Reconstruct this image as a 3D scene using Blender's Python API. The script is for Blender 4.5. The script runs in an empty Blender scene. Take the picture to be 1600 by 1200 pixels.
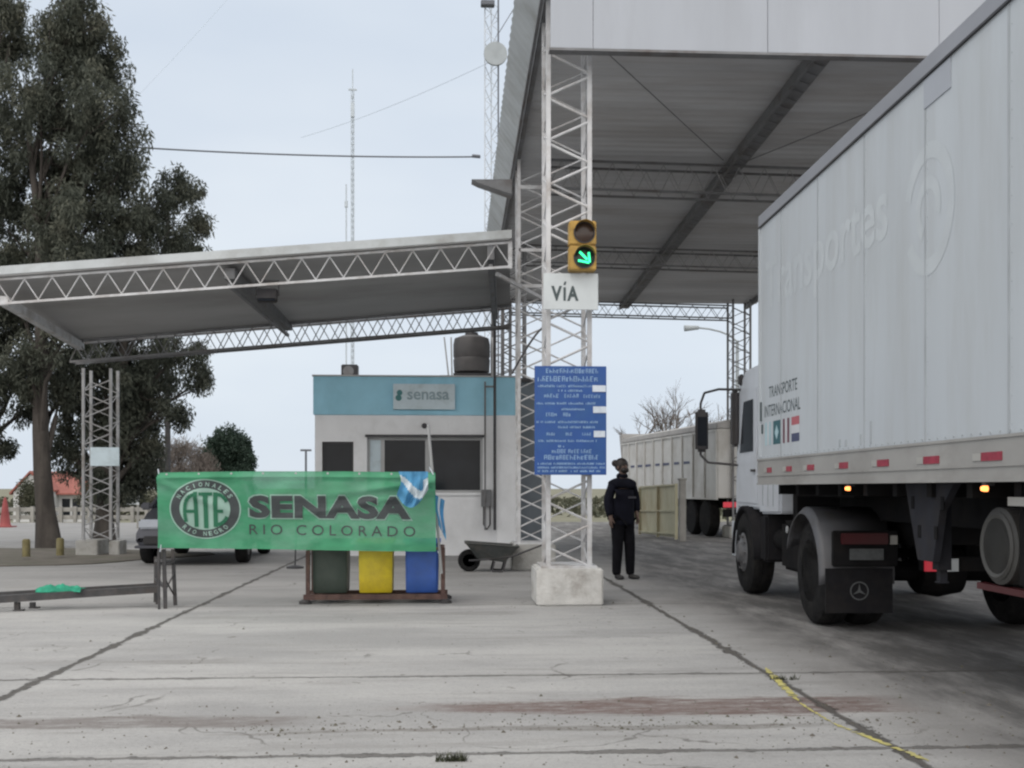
import bpy, bmesh, math, random
import numpy as np
from mathutils import Vector, Matrix
R = math.radians
S = bpy.context.scene
C = S.collection
random.seed(7)
# ---------------------------------------------------------------- camera
F, HY, H = 1700.0, 763.0, 1.3            # focal length and horizon row in photo pixels, eye height
A = math.atan(95/1700)                   # yaw of the camera against the lanes
cam = bpy.data.cameras.new('camera'); co = bpy.data.objects.new('camera', cam); C.objects.link(co)
co.location = (0, 0, H); co.rotation_euler = (R(90), 0, -A)
cam.sensor_width = 36; cam.lens = 36*F/1600; cam.shift_y = (HY-600)/1600
cam.clip_start = .05; cam.clip_end = 8000
S.camera = co
S.render.resolution_x = 1024; S.render.resolution_y = 768
# ---------------------------------------------------------------- sky, sun, exposure
SUN_EL, SUN_AZ = 52, 215                 # azimuth clockwise from +Y
w = bpy.data.worlds.new('World'); S.world = w; w.use_nodes = True
nt = w.node_tree; nt.nodes.clear()
def N(t, nt=nt, **k):
    n = nt.nodes.new(t)
    for a, b in k.items(): setattr(n, a, b)
    return n
out = N('ShaderNodeOutputWorld'); bg1 = N('ShaderNodeBackground'); bg2 = N('ShaderNodeBackground'); mx = N('ShaderNodeMixShader')
sky = N('ShaderNodeTexSky'); sky.sky_type = 'NISHITA'; sky.sun_disc = False
sky.sun_elevation = R(SUN_EL); sky.sun_rotation = R(SUN_AZ)
nt.links.new(sky.outputs[0], bg1.inputs[0]); bg1.inputs[1].default_value = .1
tc = N('ShaderNodeTexCoord'); mp = N('ShaderNodeMapping'); mp.inputs['Scale'].default_value = (1.2, 1.2, 3.5)
nz = N('ShaderNodeTexNoise'); nz.inputs['Scale'].default_value = 1.6; nz.inputs['Detail'].default_value = 4
cr = N('ShaderNodeValToRGB')
cr.color_ramp.elements[0].position = .35; cr.color_ramp.elements[0].color = (.685, .765, .87, 1)
cr.color_ramp.elements[1].position = .68; cr.color_ramp.elements[1].color = (.81, .875, .945, 1)
nt.links.new(tc.outputs['Generated'], mp.inputs[0]); nt.links.new(mp.outputs[0], nz.inputs[0]); nt.links.new(nz.outputs[0], cr.inputs[0])
# an overcast sky is brightest and whitest overhead
sx = N('ShaderNodeSeparateXYZ'); nt.links.new(tc.outputs['Generated'], sx.inputs[0])
mr_ = N('ShaderNodeMapRange'); mr_.interpolation_type = 'SMOOTHSTEP'; mr_.inputs[1].default_value = .42; mr_.inputs[2].default_value = .95; nt.links.new(sx.outputs[2], mr_.inputs[0])
mc = N('ShaderNodeMix'); mc.data_type = 'RGBA'; nt.links.new(mr_.outputs[0], mc.inputs[0]); nt.links.new(cr.outputs[0], mc.inputs[6]); mc.inputs[7].default_value = (1.85, 1.80, 1.72, 1)
# and brighter on the side of the hidden sun, behind the camera
mr2 = N('ShaderNodeMapRange'); mr2.interpolation_type = 'SMOOTHSTEP'; mr2.inputs[1].default_value = .1; mr2.inputs[2].default_value = -.6; nt.links.new(sx.outputs[1], mr2.inputs[0])
md_ = N('ShaderNodeMix'); md_.data_type = 'RGBA'; nt.links.new(mr2.outputs[0], md_.inputs[0]); nt.links.new(mc.outputs[2], md_.inputs[6]); md_.inputs[7].default_value = (1.95, 1.88, 1.80, 1)
nt.links.new(md_.outputs[2], bg2.inputs[0]); bg2.inputs[1].default_value = 1.0
mx.inputs[0].default_value = .93
nt.links.new(bg1.outputs[0], mx.inputs[1]); nt.links.new(bg2.outputs[0], mx.inputs[2]); nt.links.new(mx.outputs[0], out.inputs[0])
sl = bpy.data.lights.new('sun', 'SUN'); sl.energy = .75; sl.angle = R(30); sl.color = (1, .95, .88)
so = bpy.data.objects.new('sun', sl); C.objects.link(so)
az = R(SUN_AZ); el = R(SUN_EL)
sd = Vector((math.sin(az)*math.cos(el), math.cos(az)*math.cos(el), math.sin(el)))
so.rotation_euler = sd.to_track_quat('Z', 'Y').to_euler()
S.view_settings.view_transform = 'Standard'; S.view_settings.look = 'None'; S.view_settings.gamma = 1
S.view_settings.exposure = 0; S.view_settings.use_curve_mapping = False
S.render.engine = 'CYCLES'
try:
    S.cycles.pixel_filter_type = 'BLACKMAN_HARRIS'; S.cycles.filter_width = 2.3
except Exception: pass
# ---------------------------------------------------------------- coordinates
ca, sa = math.cos(A), math.sin(A)
def cp(px, py, d):                        # photo row/column at a distance d in front of the camera
    X = (px-800)*d/F
    return Vector((X*ca+d*sa, -X*sa+d*ca, H+(HY-py)*d/F))
def gp(px, py, z=0): return cp(px, py, (H-z)*F/(py-HY))
def dz(py, z=0): return (H-z)*F/(py-HY)
# ---------------------------------------------------------------- materials
MATS = {}
def mat(name, col, rough=.6, metal=0, var=.12, scale=3.0, dirt=None, dirt_amt=0, dscale=1.2, bump=0, bscale=40, emit=0, spec=.4, stretch=(1, 1, 1), trans=0, clear=0):
    if name in MATS: return MATS[name]
    m = bpy.data.materials.new(name); m.use_nodes = True; t = m.node_tree; t.nodes.clear()
    n = lambda ty: t.nodes.new(ty); L = t.links.new
    o = n('ShaderNodeOutputMaterial'); p = n('ShaderNodeBsdfPrincipled')
    p.inputs['Roughness'].default_value = rough; p.inputs['Metallic'].default_value = metal
    p.inputs['Specular IOR Level'].default_value = spec
    tc = n('ShaderNodeTexCoord'); mp = n('ShaderNodeMapping'); mp.inputs['Scale'].default_value = stretch
    L(tc.outputs['Object'], mp.inputs[0])
    nz = n('ShaderNodeTexNoise'); nz.inputs['Scale'].default_value = scale; nz.inputs['Detail'].default_value = 6
    L(mp.outputs[0], nz.inputs[0])
    r = n('ShaderNodeValToRGB'); r.color_ramp.elements[0].position = .3; r.color_ramp.elements[1].position = .7
    a = [max(0, c*(1-var)) for c in col]; b = [min(1, c*(1+var)) for c in col]
    r.color_ramp.elements[0].color = (*a, 1); r.color_ramp.elements[1].color = (*b, 1)
    L(nz.outputs[0], r.inputs[0]); last = r.outputs[0]
    if dirt:
        n2 = n('ShaderNodeTexNoise'); n2.inputs['Scale'].default_value = dscale; n2.inputs['Detail'].default_value = 9; n2.inputs['Roughness'].default_value = .68
        mp2 = n('ShaderNodeMapping'); mp2.inputs['Scale'].default_value = stretch; mp2.inputs['Location'].default_value = (3.1, 7.7, 1.3)
        L(tc.outputs['Object'], mp2.inputs[0]); L(mp2.outputs[0], n2.inputs[0])
        r2 = n('ShaderNodeValToRGB'); r2.color_ramp.elements[0].position = .47; r2.color_ramp.elements[1].position = .72
        r2.color_ramp.elements[1].color = (dirt_amt,)*3+(1,); r2.color_ramp.elements[0].color = (0, 0, 0, 1)
        L(n2.outputs[0], r2.inputs[0])
        mi = n('ShaderNodeMix'); mi.data_type = 'RGBA'; L(r2.outputs[0], mi.inputs[0]); L(last, mi.inputs[6]); mi.inputs[7].default_value = (*dirt, 1)
        last = mi.outputs[2]
    L(last, p.inputs['Base Color'])
    if bump:
        n3 = n('ShaderNodeTexNoise'); n3.inputs['Scale'].default_value = bscale; n3.inputs['Detail'].default_value = 5
        L(tc.outputs['Object'], n3.inputs[0]); bp = n('ShaderNodeBump'); bp.inputs['Strength'].default_value = bump; bp.inputs['Distance'].default_value = .02
        L(n3.outputs[0], bp.inputs['Height']); L(bp.outputs[0], p.inputs['Normal'])
    if emit:
        p.inputs['Emission Color'].default_value = (*col, 1); p.inputs['Emission Strength'].default_value = emit
    sh = p.outputs[0]
    if trans:
        tr = n('ShaderNodeBsdfTranslucent'); L(last, tr.inputs[0]); ms = n('ShaderNodeMixShader'); ms.inputs[0].default_value = trans
        L(p.outputs[0], ms.inputs[1]); L(tr.outputs[0], ms.inputs[2]); sh = ms.outputs[0]
    if clear:
        tb = n('ShaderNodeBsdfTransparent'); m3_ = n('ShaderNodeMixShader'); m3_.inputs[0].default_value = clear; L(sh, m3_.inputs[1]); L(tb.outputs[0], m3_.inputs[2]); sh = m3_.outputs[0]
    L(sh, o.inputs[0]); MATS[name] = m
    return m
rust = (.13, .07, .045)
M = dict(
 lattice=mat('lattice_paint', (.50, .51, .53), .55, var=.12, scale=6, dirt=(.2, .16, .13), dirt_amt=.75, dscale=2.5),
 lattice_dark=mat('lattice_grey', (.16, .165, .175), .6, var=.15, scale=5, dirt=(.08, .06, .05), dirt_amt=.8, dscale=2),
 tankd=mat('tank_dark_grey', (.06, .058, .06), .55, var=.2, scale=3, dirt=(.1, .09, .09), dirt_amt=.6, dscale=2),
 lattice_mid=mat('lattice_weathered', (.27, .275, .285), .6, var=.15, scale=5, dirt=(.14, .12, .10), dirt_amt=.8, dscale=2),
 web_grey=mat('web_grey', (.27, .27, .28), .6, var=.15, scale=3),
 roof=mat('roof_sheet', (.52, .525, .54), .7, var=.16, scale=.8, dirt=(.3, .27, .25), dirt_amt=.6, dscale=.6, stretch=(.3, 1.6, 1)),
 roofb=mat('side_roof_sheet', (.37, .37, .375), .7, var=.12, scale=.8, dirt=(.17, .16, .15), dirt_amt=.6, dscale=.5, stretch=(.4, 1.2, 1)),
 fascia=mat('fascia_sheet', (.335, .36, .405), .5, var=.05, scale=.7, dirt=(.29, .31, .345), dirt_amt=.6, dscale=.8, stretch=(2.5, 1, .5)),
 fasciab=mat('eave_sheet', (.42, .45, .47), .5, var=.1, scale=2, dirt=(.25, .25, .24), dirt_amt=.7, dscale=1.6),
 plinth=mat('plinth_concrete', (.50, .50, .49), .85, var=.1, scale=5, dirt=(.2, .18, .16), dirt_amt=.75, dscale=3.2, bump=.5, bscale=30),
 plinth2=mat('plinth_grey', (.33, .33, .32), .9, var=.12, scale=5, dirt=(.15, .14, .12), dirt_amt=.7, dscale=3, bump=.5, bscale=30),
 wall=mat('white_plaster', (.72, .735, .76), .85, var=.05, scale=2, dirt=(.52, .53, .54), dirt_amt=.5, dscale=1.6, bump=.2, bscale=60),
 blueband=mat('blue_plaster', (.30, .56, .70), .8, var=.07, scale=2, dirt=(.20, .42, .52), dirt_amt=.6, dscale=1.4, bump=.15, bscale=60),
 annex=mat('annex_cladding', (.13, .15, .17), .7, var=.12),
 signw=mat('sign_white', (.52, .56, .58), .45, var=.04, dirt=(.38, .4, .42), dirt_amt=.4, dscale=4),
 signgrey=mat('sign_panel_grey', (.50, .60, .66), .5, var=.05, dirt=(.3, .36, .38), dirt_amt=.5, dscale=5),
 lettgrey=mat('faint_lettering', (.25, .33, .37), .6),
 teal=mat('teal_mark', (.06, .19, .2), .6),
 black=mat('black_lettering', (.022, .024, .028), .6),
 dark=mat('dark_metal', (.035, .035, .04), .55, var=.2, scale=8, dirt=(.07, .06, .05), dirt_amt=.6),
 glass=mat('window_glass', (.016, .019, .024), .08, spec=.16, var=.3, scale=1.5),
 alu=mat('window_frame', (.36, .37, .38), .45, var=.08),
 bluesign=mat('blue_board', (.02, .075, .27), .4, var=.1, scale=6, dirt=(.03, .10, .26), dirt_amt=.7, dscale=5),
 bluetext=mat('board_lettering', (.24, .38, .58), .5, var=.2, scale=14),
 paper=mat('board_sticker', (.58, .64, .72), .5, dirt=(.35, .42, .5), dirt_amt=.6, dscale=12),
 yellowbox=mat('traffic_light_yellow', (.40, .25, .06), .6, var=.18, scale=10, dirt=(.22, .15, .06), dirt_amt=.7, dscale=8),
 lensoff=mat('lens_off', (.05, .032, .025), .25),
 lensbk=mat('lens_back', (.012, .03, .02), .3),
 green_on=mat('green_light', (.03, .9, .35), .3, emit=1.6),
 banner=mat('banner_cloth', (.075, .33, .18), .7, var=.18, scale=3, dirt=(.17, .38, .28), dirt_amt=.8, dscale=1.3, stretch=(1, 1, 2.5), bump=.9, bscale=5, trans=.3, clear=.10, spec=.25),
 bdark=mat('banner_dark', (.075, .085, .09), .8, var=.15, scale=6, trans=.2, spec=.2),
 bpale=mat('banner_pale', (.36, .53, .47), .8, var=.1, scale=6, trans=.25, spec=.2),
 bgreen=mat('banner_mark_green', (.04, .17, .10), .8, trans=.2, spec=.2),
 flagb=mat('flag_blue', (.10, .30, .52), .8, trans=.25, var=.2, scale=9, spec=.2), flagw=mat('flag_white', (.58, .64, .70), .8, trans=.25, spec=.2),
 bin_g=mat('bin_green', (.045, .062, .052), .45, var=.15, scale=4, dirt=(.07, .08, .07), dirt_amt=.6, dscale=4),
 bin_y=mat('bin_yellow', (.62, .48, .025), .4, var=.1, scale=5, dirt=(.4, .27, .04), dirt_amt=.7, dscale=4),
 bin_b=mat('bin_blue', (.035, .10, .38), .4, var=.15, scale=5, dirt=(.05, .1, .25), dirt_amt=.6, dscale=4),
 rustf=mat('rusty_brown', (.085, .05, .045), .75, var=.3, scale=12, dirt=(.16, .10, .075), dirt_amt=.7, dscale=8),
 steel_dark=mat('weathered_dark_steel', (.05, .05, .053), .6, var=.25, scale=10, dirt=(.10, .08, .07), dirt_amt=.7, dscale=7),
 tcloth=mat('green_rag', (.03, .30, .19), .8, var=.2, scale=12, trans=.2),
 trailer=mat('trailer_panel', (.43, .465, .50), .38, var=.035, scale=.9, dirt=(.37, .39, .405), dirt_amt=.7, dscale=1.2, stretch=(1, 2.6, .4)),
 trrail=mat('trailer_top_rail', (.26, .27, .30), .4, metal=.2, var=.1, scale=4, stretch=(1, .3, 1)),
 trrailb=mat('trailer_bottom_rail', (.275, .272, .265), .55, var=.1, scale=3, dirt=(.18, .172, .16), dirt_amt=.8, dscale=2.2, stretch=(1, .5, 1)),
 ghost=mat('faded_lettering', (.452, .488, .516), .4, var=.05, scale=5, dirt=(.425, .46, .495), dirt_amt=1, dscale=3),
 seam=mat('trailer_seam', (.33, .355, .38), .5),
 refl=mat('reflector_red', (.26, .03, .05), .35, var=.2, scale=20), reflw=mat('reflector_white', (.31, .305, .29), .4),
 amber=mat('amber_lamp', (1, .30, .08), .3, emit=3), darkred=mat('dull_red_lens', (.055, .008, .011), .35), redl=mat('red_lens', (.5, .03, .05), .3, emit=.35),
 rubber=mat('tyre_rubber', (.012, .012, .013), .9, spec=.15, var=.25, scale=12, dirt=(.032, .03, .028), dirt_amt=.7, dscale=5, bump=.4, bscale=50),
 rim=mat('wheel_rim', (.09, .092, .098), .5, var=.2, scale=9, dirt=(.07, .06, .055), dirt_amt=.8, dscale=7),
 flap=mat('mud_flap', (.010, .010, .012), .85, spec=.15, var=.2, scale=9, dirt=(.022, .02, .019), dirt_amt=.7, dscale=5),
 fender=mat('grey_fender', (.085, .087, .096), .5, var=.12, scale=5, dirt=(.08, .075, .07), dirt_amt=.8, dscale=4),
 cab=mat('cab_white', (.50, .53, .58), .35, var=.04, dirt=(.36, .37, .38), dirt_amt=.5, dscale=2),
 chassis=mat('chassis_black', (.009, .009, .010), .9, spec=.12, var=.3, scale=6, dirt=(.017, .015, .014), dirt_amt=.8, dscale=3),
 tank=mat('air_tank_grey', (.055, .055, .053), .6, var=.15, scale=5, dirt=(.035, .033, .03), dirt_amt=.7, dscale=5),
 gearm=mat('landing_gear_grey', (.024, .025, .031), .8, spec=.12, var=.2, scale=6, dirt=(.034, .03, .028), dirt_amt=.6, dscale=5),
 plate=mat('number_plate', (.07, .076, .08), .5, var=.2, scale=30), platet=mat('plate_marks', (.05, .055, .06), .5),
 carp=mat('car_silver_grey', (.055, .058, .07), .3, metal=.3, var=.06), carlamp=mat('headlamp_glass', (.34, .37, .42), .15), carblack=mat('car_black_trim', (.012, .012, .014), .5),
 barrow=mat('barrow_tray', (.045, .05, .05), .6, var=.25, scale=8, dirt=(.09, .08, .07), dirt_amt=.7, dscale=6),
 bark=mat('eucalyptus_bark', (.045, .039, .035), .9, var=.35, scale=5, stretch=(1, 1, .25), dirt=(.095, .085, .075), dirt_amt=.7, dscale=3, bump=.8, bscale=14),
 soil=mat('bare_soil', (.105, .095, .082), .95, var=.2, scale=2, dirt=(.06, .07, .04), dirt_amt=.8, dscale=1.5, bump=.6, bscale=12),
 white_wall=mat('far_white_wall', (.50, .51, .52), .85, var=.08), redroof=mat('red_roof_tiles', (.24, .085, .07), .8, var=.15, scale=2, bump=.4, bscale=10),
 kerbw=mat('pale_rail', (.27, .265, .25), .8, var=.2, scale=3), yellowp=mat('yellow_post', (.15, .13, .06), .8, var=.3, scale=10, dirt=(.12, .11, .08), dirt_amt=.9, dscale=8),
 conered=mat('faded_red', (.24, .05, .05), .6, var=.15), mast=mat('galvanised_mast', (.46, .50, .55), .5, var=.1), wire=mat('wire', (.10, .11, .13), .6),
 farwire=mat('pale_wire', (.40, .45, .50), .6), guy=mat('pale_guy_wire', (.36, .42, .48), .6),
 gate=mat('cream_gate', (.42, .40, .28), .6, var=.12, scale=2, dirt=(.26, .17, .08), dirt_amt=.75, dscale=1.6, stretch=(1, 1, .4)),
 fartr=mat('white_grain_trailer', (.47, .47, .46), .6, var=.07, scale=1.5, dirt=(.28, .26, .23), dirt_amt=.7, dscale=1), tarp=mat('grey_tarpaulin', (.30, .295, .29), .8, var=.12),
 skin=mat('skin', (.10, .065, .052), .6, var=.06), hair=mat('dark_hair', (.015, .012, .011), .6, var=.3, scale=30),
 navy=mat('navy_jacket', (.006, .0065, .012), .95, spec=.15, var=.3, scale=9), trousers=mat('black_trousers', (.005, .005, .007), .95, spec=.15, var=.3, scale=9), shoe=mat('dark_shoes', (.025, .024, .025), .6), strip=mat('grey_band', (.05, .05, .06), .5),
 lampgrey=mat('lamp_grey', (.28, .31, .33), .5), weed=mat('weed_green', (.04, .045, .025), .8, var=.4, scale=30), ypaint=mat('yellow_road_paint', (.42, .38, .12), .85, var=.2, scale=14, dirt=(.3, .29, .2), dirt_amt=.85, dscale=9),
 f1=mat('decal_pale_blue', (.33, .47, .52), .5), f2=mat('decal_dark_teal', (.03, .10, .12), .5), f3=mat('decal_maroon', (.14, .06, .08), .5), f4=mat('decal_red', (.36, .10, .12), .5), f5=mat('decal_navy', (.05, .06, .12), .5), f0=mat('decal_white', (.48, .5, .53), .5),
 tealett=mat('dark_grey_lettering', (.055, .075, .08), .5),
)
def leafmat(name, a, b, c):
    m = bpy.data.materials.new(name); m.use_nodes = True; t = m.node_tree; t.nodes.clear(); n = lambda ty: t.nodes.new(ty); L = t.links.new
    o = n('ShaderNodeOutputMaterial'); d = n('ShaderNodeBsdfPrincipled'); d.inputs['Roughness'].default_value = .6; d.inputs['Specular IOR Level'].default_value = .25
    tr = n('ShaderNodeBsdfTranslucent'); ms = n('ShaderNodeMixShader'); ms.inputs[0].default_value = .25
    tc = n('ShaderNodeTexCoord'); nz = n('ShaderNodeTexNoise'); nz.inputs['Scale'].default_value = 1.1; nz.inputs['Detail'].default_value = 8; nz.inputs['Roughness'].default_value = .75
    L(tc.outputs['Object'], nz.inputs[0]); r = n('ShaderNodeValToRGB')
    r.color_ramp.elements[0].position = .3; r.color_ramp.elements[0].color = (*a, 1); r.color_ramp.elements[1].position = .7; r.color_ramp.elements[1].color = (*c, 1)
    e = r.color_ramp.elements.new(.5); e.color = (*b, 1)
    L(nz.outputs[0], r.inputs[0]); L(r.outputs[0], d.inputs['Base Color']); L(r.outputs[0], tr.inputs[0]); L(d.outputs[0], ms.inputs[1]); L(tr.outputs[0], ms.inputs[2]); L(ms.outputs[0], o.inputs[0])
    return m
M['leaf'] = leafmat('eucalyptus_leaves', (.042, .051, .043), (.070, .079, .062), (.125, .125, .095))
M['conifer'] = leafmat('conifer_needles', (.018, .032, .026), (.028, .048, .036), (.045, .065, .05))
M['bushb'] = leafmat('brown_twigs', (.10, .085, .075), (.15, .13, .12), (.2, .18, .165))
M['scrub'] = leafmat('scrub_leaves', (.04, .05, .035), (.07, .075, .05), (.11, .10, .075))
# ground concrete
def concrete():
    m = bpy.data.materials.new('concrete_apron'); m.use_nodes = True; t = m.node_tree; t.nodes.clear(); L = t.links.new
    n = lambda ty: t.nodes.new(ty)
    o = n('ShaderNodeOutputMaterial'); p = n('ShaderNodeBsdfPrincipled'); p.inputs['Specular IOR Level'].default_value = .25
    tc = n('ShaderNodeTexCoord'); sep = n('ShaderNodeSeparateXYZ'); L(tc.outputs['Object'], sep.inputs[0])
    def noise(scale, st=(1, 1, 1), detail=6, rough=.6, loc=(0, 0, 0)):
        mp = n('ShaderNodeMapping'); mp.inputs['Scale'].default_value = st; mp.inputs['Location'].default_value = loc; L(tc.outputs['Object'], mp.inputs[0])
        z = n('ShaderNodeTexNoise'); z.inputs['Scale'].default_value = scale; z.inputs['Detail'].default_value = detail; z.inputs['Roughness'].default_value = rough; L(mp.outputs[0], z.inputs[0]); return z.outputs[0]
    def ma(op, a, b=None, c=None):
        x = n('ShaderNodeMath'); x.operation = op
        for i, v in enumerate((a, b, c)):
            if v is None: continue
            if isinstance(v, (int, float)): x.inputs[i].default_value = v
            else: L(v, x.inputs[i])
        return x.outputs[0]
    def ramp(v, a, b):
        x = n('ShaderNodeMapRange'); x.interpolation_type = 'SMOOTHSTEP'; x.inputs[1].default_value = a; x.inputs[2].default_value = b; L(v, x.inputs[0]); return x.outputs[0]
    def mix(f, a, col):
        x = n('ShaderNodeMix'); x.data_type = 'RGBA'; L(f, x.inputs[0])
        if isinstance(a, tuple): x.inputs[6].default_value = (*a, 1)
        else: L(a, x.inputs[6])
        x.inputs[7].default_value = (*col, 1); return x.outputs[2]
    col = mix(ramp(noise(.9, (.35, 1, 1), 8, .65), .35, .65), (.265, .266, .268), (.36, .36, .358))
    col = mix(ma('MULTIPLY', ramp(noise(2.2, (.25, 1.6, 1), 8, .7, (5, 2, 0)), .52, .72), .55), col, (.19, .185, .18))   # wet and tyre marks, run across the slabs
    col = mix(ma('MULTIPLY', ramp(noise(28, (1, 1, 1), 4, .7), .5, .7), .35), col, (.17, .165, .16))
    col = mix(ma('MULTIPLY', ramp(noise(7, (1, 1, 1), 3, .6, (2, 9, 0)), .66, .72), .8), col, (.12, .11, .10))            # dark blots
    x, y = sep.outputs[0], sep.outputs[1]
    col = mix(ma('MULTIPLY', ramp(noise(85, (1, 1, 1), 3, .8), .52, .68), .45), col, (.15, .145, .14))                    # aggregate
    col = mix(ma('MULTIPLY', ramp(noise(60, (1, 1, 1), 3, .8, (4, 4, 0)), .56, .7), .4), col, (.5, .5, .49))
    col = mix(ma('MULTIPLY', ramp(noise(1.1, (.22, 1.8, 1), 9, .78, (9, 4, 0)), .55, .63), .4), col, (.20, .195, .19))     # thin ragged stains
    col = mix(ma('MULTIPLY', ramp(noise(3.2, (.6, 1.3, 1), 9, .8, (2, 14, 0)), .60, .66), .5), col, (.17, .165, .16))
    vo = n('ShaderNodeTexVoronoi'); vo.feature = 'DISTANCE_TO_EDGE'; vo.inputs['Scale'].default_value = .9
    mpv = n('ShaderNodeMapping'); L(tc.outputs['Object'], mpv.inputs[0]); nd = n('ShaderNodeTexNoise'); nd.inputs['Scale'].default_value = 2.5; nd.inputs['Detail'].default_value = 6; L(tc.outputs['Object'], nd.inputs[0])
    va = n('ShaderNodeVectorMath'); va.operation = 'MULTIPLY_ADD'; va.inputs[1].default_value = (.5, .5, 0); L(nd.outputs['Color'], va.inputs[0]); L(mpv.outputs[0], va.inputs[2]); L(va.outputs[0], vo.inputs['Vector'])
    crk = ma('MULTIPLY', ma('SUBTRACT', 1, ramp(vo.outputs[0], .002, .010)), ramp(noise(.8, (1, 1, 1), 3, .6, (6, 1, 0)), .53, .6)); col = mix(ma('MULTIPLY', crk, .7), col, (.10, .095, .09))
    # shade painted into the colour: lane right of the kerb joint, ground under the roofs
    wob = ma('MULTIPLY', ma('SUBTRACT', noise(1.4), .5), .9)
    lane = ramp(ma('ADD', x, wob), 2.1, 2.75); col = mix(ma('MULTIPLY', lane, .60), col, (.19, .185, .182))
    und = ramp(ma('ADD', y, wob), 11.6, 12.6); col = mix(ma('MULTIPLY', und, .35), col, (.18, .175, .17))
    dark = ma('MULTIPLY', ramp(ma('ADD', x, wob), 2.5, 3.3), ramp(noise(1.1, (2, .5, 1), 7, .75, (1, 1, 0)), .30, .6)); col = mix(ma('MULTIPLY', dark, .85), col, (.062, .06, .06))  # painted shade beneath the trailer, broken up by noise
    # brown silt streak washed across, and the thinner ones to its left
    def streak(yc, hw, x0, x1, c, amt, loc):
        nonlocal col
        hw0 = hw; hw = ma('MULTIPLY', hw, ma('ADD', .35, ma('MULTIPLY', ramp(x, x0, x0+.65*(x1-x0)), .75)))
        yy = ma('ABSOLUTE', ma('SUBTRACT', y, ma('ADD', yc, ma('MULTIPLY', ma('SUBTRACT', noise(.9, (1, 1, 1), 4, .6, loc), .5), .35))))
        a = ramp(ma('SUBTRACT', ma('ADD', hw, ma('MULTIPLY', ma('SUBTRACT', noise(4, (.3, 2, 1), 12, .9, loc), .5), hw0*4)), yy), -hw0*.15, hw0*.2)
        b = ma('MULTIPLY', ramp(x, x0, x0+.9), ma('SUBTRACT', 1, ramp(x, x1-.5, x1)))
        g = ramp(noise(9, (.45, 1.6, 1), 10, .85, (loc[1], loc[0]+2, 0)), .38, .55); g = ma('ADD', .25, ma('MULTIPLY', g, .75))
        col = mix(ma('MULTIPLY', ma('MULTIPLY', ma('MULTIPLY', a, b), g), amt), col, c)
    streak(6.45, .24, -.6, 2.9, (.125, .088, .08), .95, (3, 1, 0))
    streak(6.15, .13, -4, -.6, (.15, .135, .13), .85, (8, 1, 0))
    streak(5.85, .05, -1.6, 2.2, (.13, .12, .11), .7, (4, 6, 0))
    streak(8.3, .10, -2.9, -1.3, (.17, .165, .16), .5, (1, 9, 0))
    streak(11.3, .16, -.9, 1.0, (.17, .165, .16), .5, (5, 5, 0))
    # joints
    w1 = ma('MULTIPLY', ma('SUBTRACT', noise(3.5, (1, 1, 1), 7, .75), .5), .07)
    wid = ma('ADD', .008, ma('MULTIPLY', ramp(noise(2.2, (1, 1, 1), 9, .85, (7, 3, 0)), .46, .66), .055))
    j = None
    xs = [(x, -2.78, 1.0), (x, 2.22, 1.0), (x, 7.3, 1), (x, -7.9, 1), (x, -13, 1), (y, 7.55, .7), (y, 5.33, .75), (y, 3.1, .7), (y, 12.15, .5), (y, 17, .4), (y, 22, .4), (y, 27, .4), (y, .8, .7)]
    for v, c, s in xs:
        dd = ma('ABSOLUTE', ma('ADD', ma('SUBTRACT', v, c), w1)); q = ma('MULTIPLY', ma('SUBTRACT', 1, ramp(ma('SUBTRACT', dd, ma('MULTIPLY', wid, s)), 0, .022)), s)
        j = q if j is None else ma('MAXIMUM', j, q)
    col = mix(ma('MULTIPLY', j, .9), col, (.065, .06, .055))
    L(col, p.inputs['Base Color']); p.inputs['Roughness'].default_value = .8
    bp = n('ShaderNodeBump'); bp.inputs['Strength'].default_value = .8; bp.inputs['Distance'].default_value = .012
    L(ma('SUBTRACT', ma('ADD', noise(22, (1, 1, 1), 8, .7), ma('MULTIPLY', noise(3), 1.5)), ma('MULTIPLY', j, 2)), bp.inputs['Height']); L(bp.outputs[0], p.inputs['Normal'])
    L(p.outputs[0], o.inputs[0]); return m
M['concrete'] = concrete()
M['field'] = mat('far_field', (.16, .155, .11), .95, var=.25, scale=.3, dirt=(.09, .10, .06), dirt_amt=.8, dscale=.15)
M['road'] = mat('pale_road', (.22, .22, .222), .9, var=.12, scale=1, dirt=(.2, .2, .19), dirt_amt=.6, dscale=.6)
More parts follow.
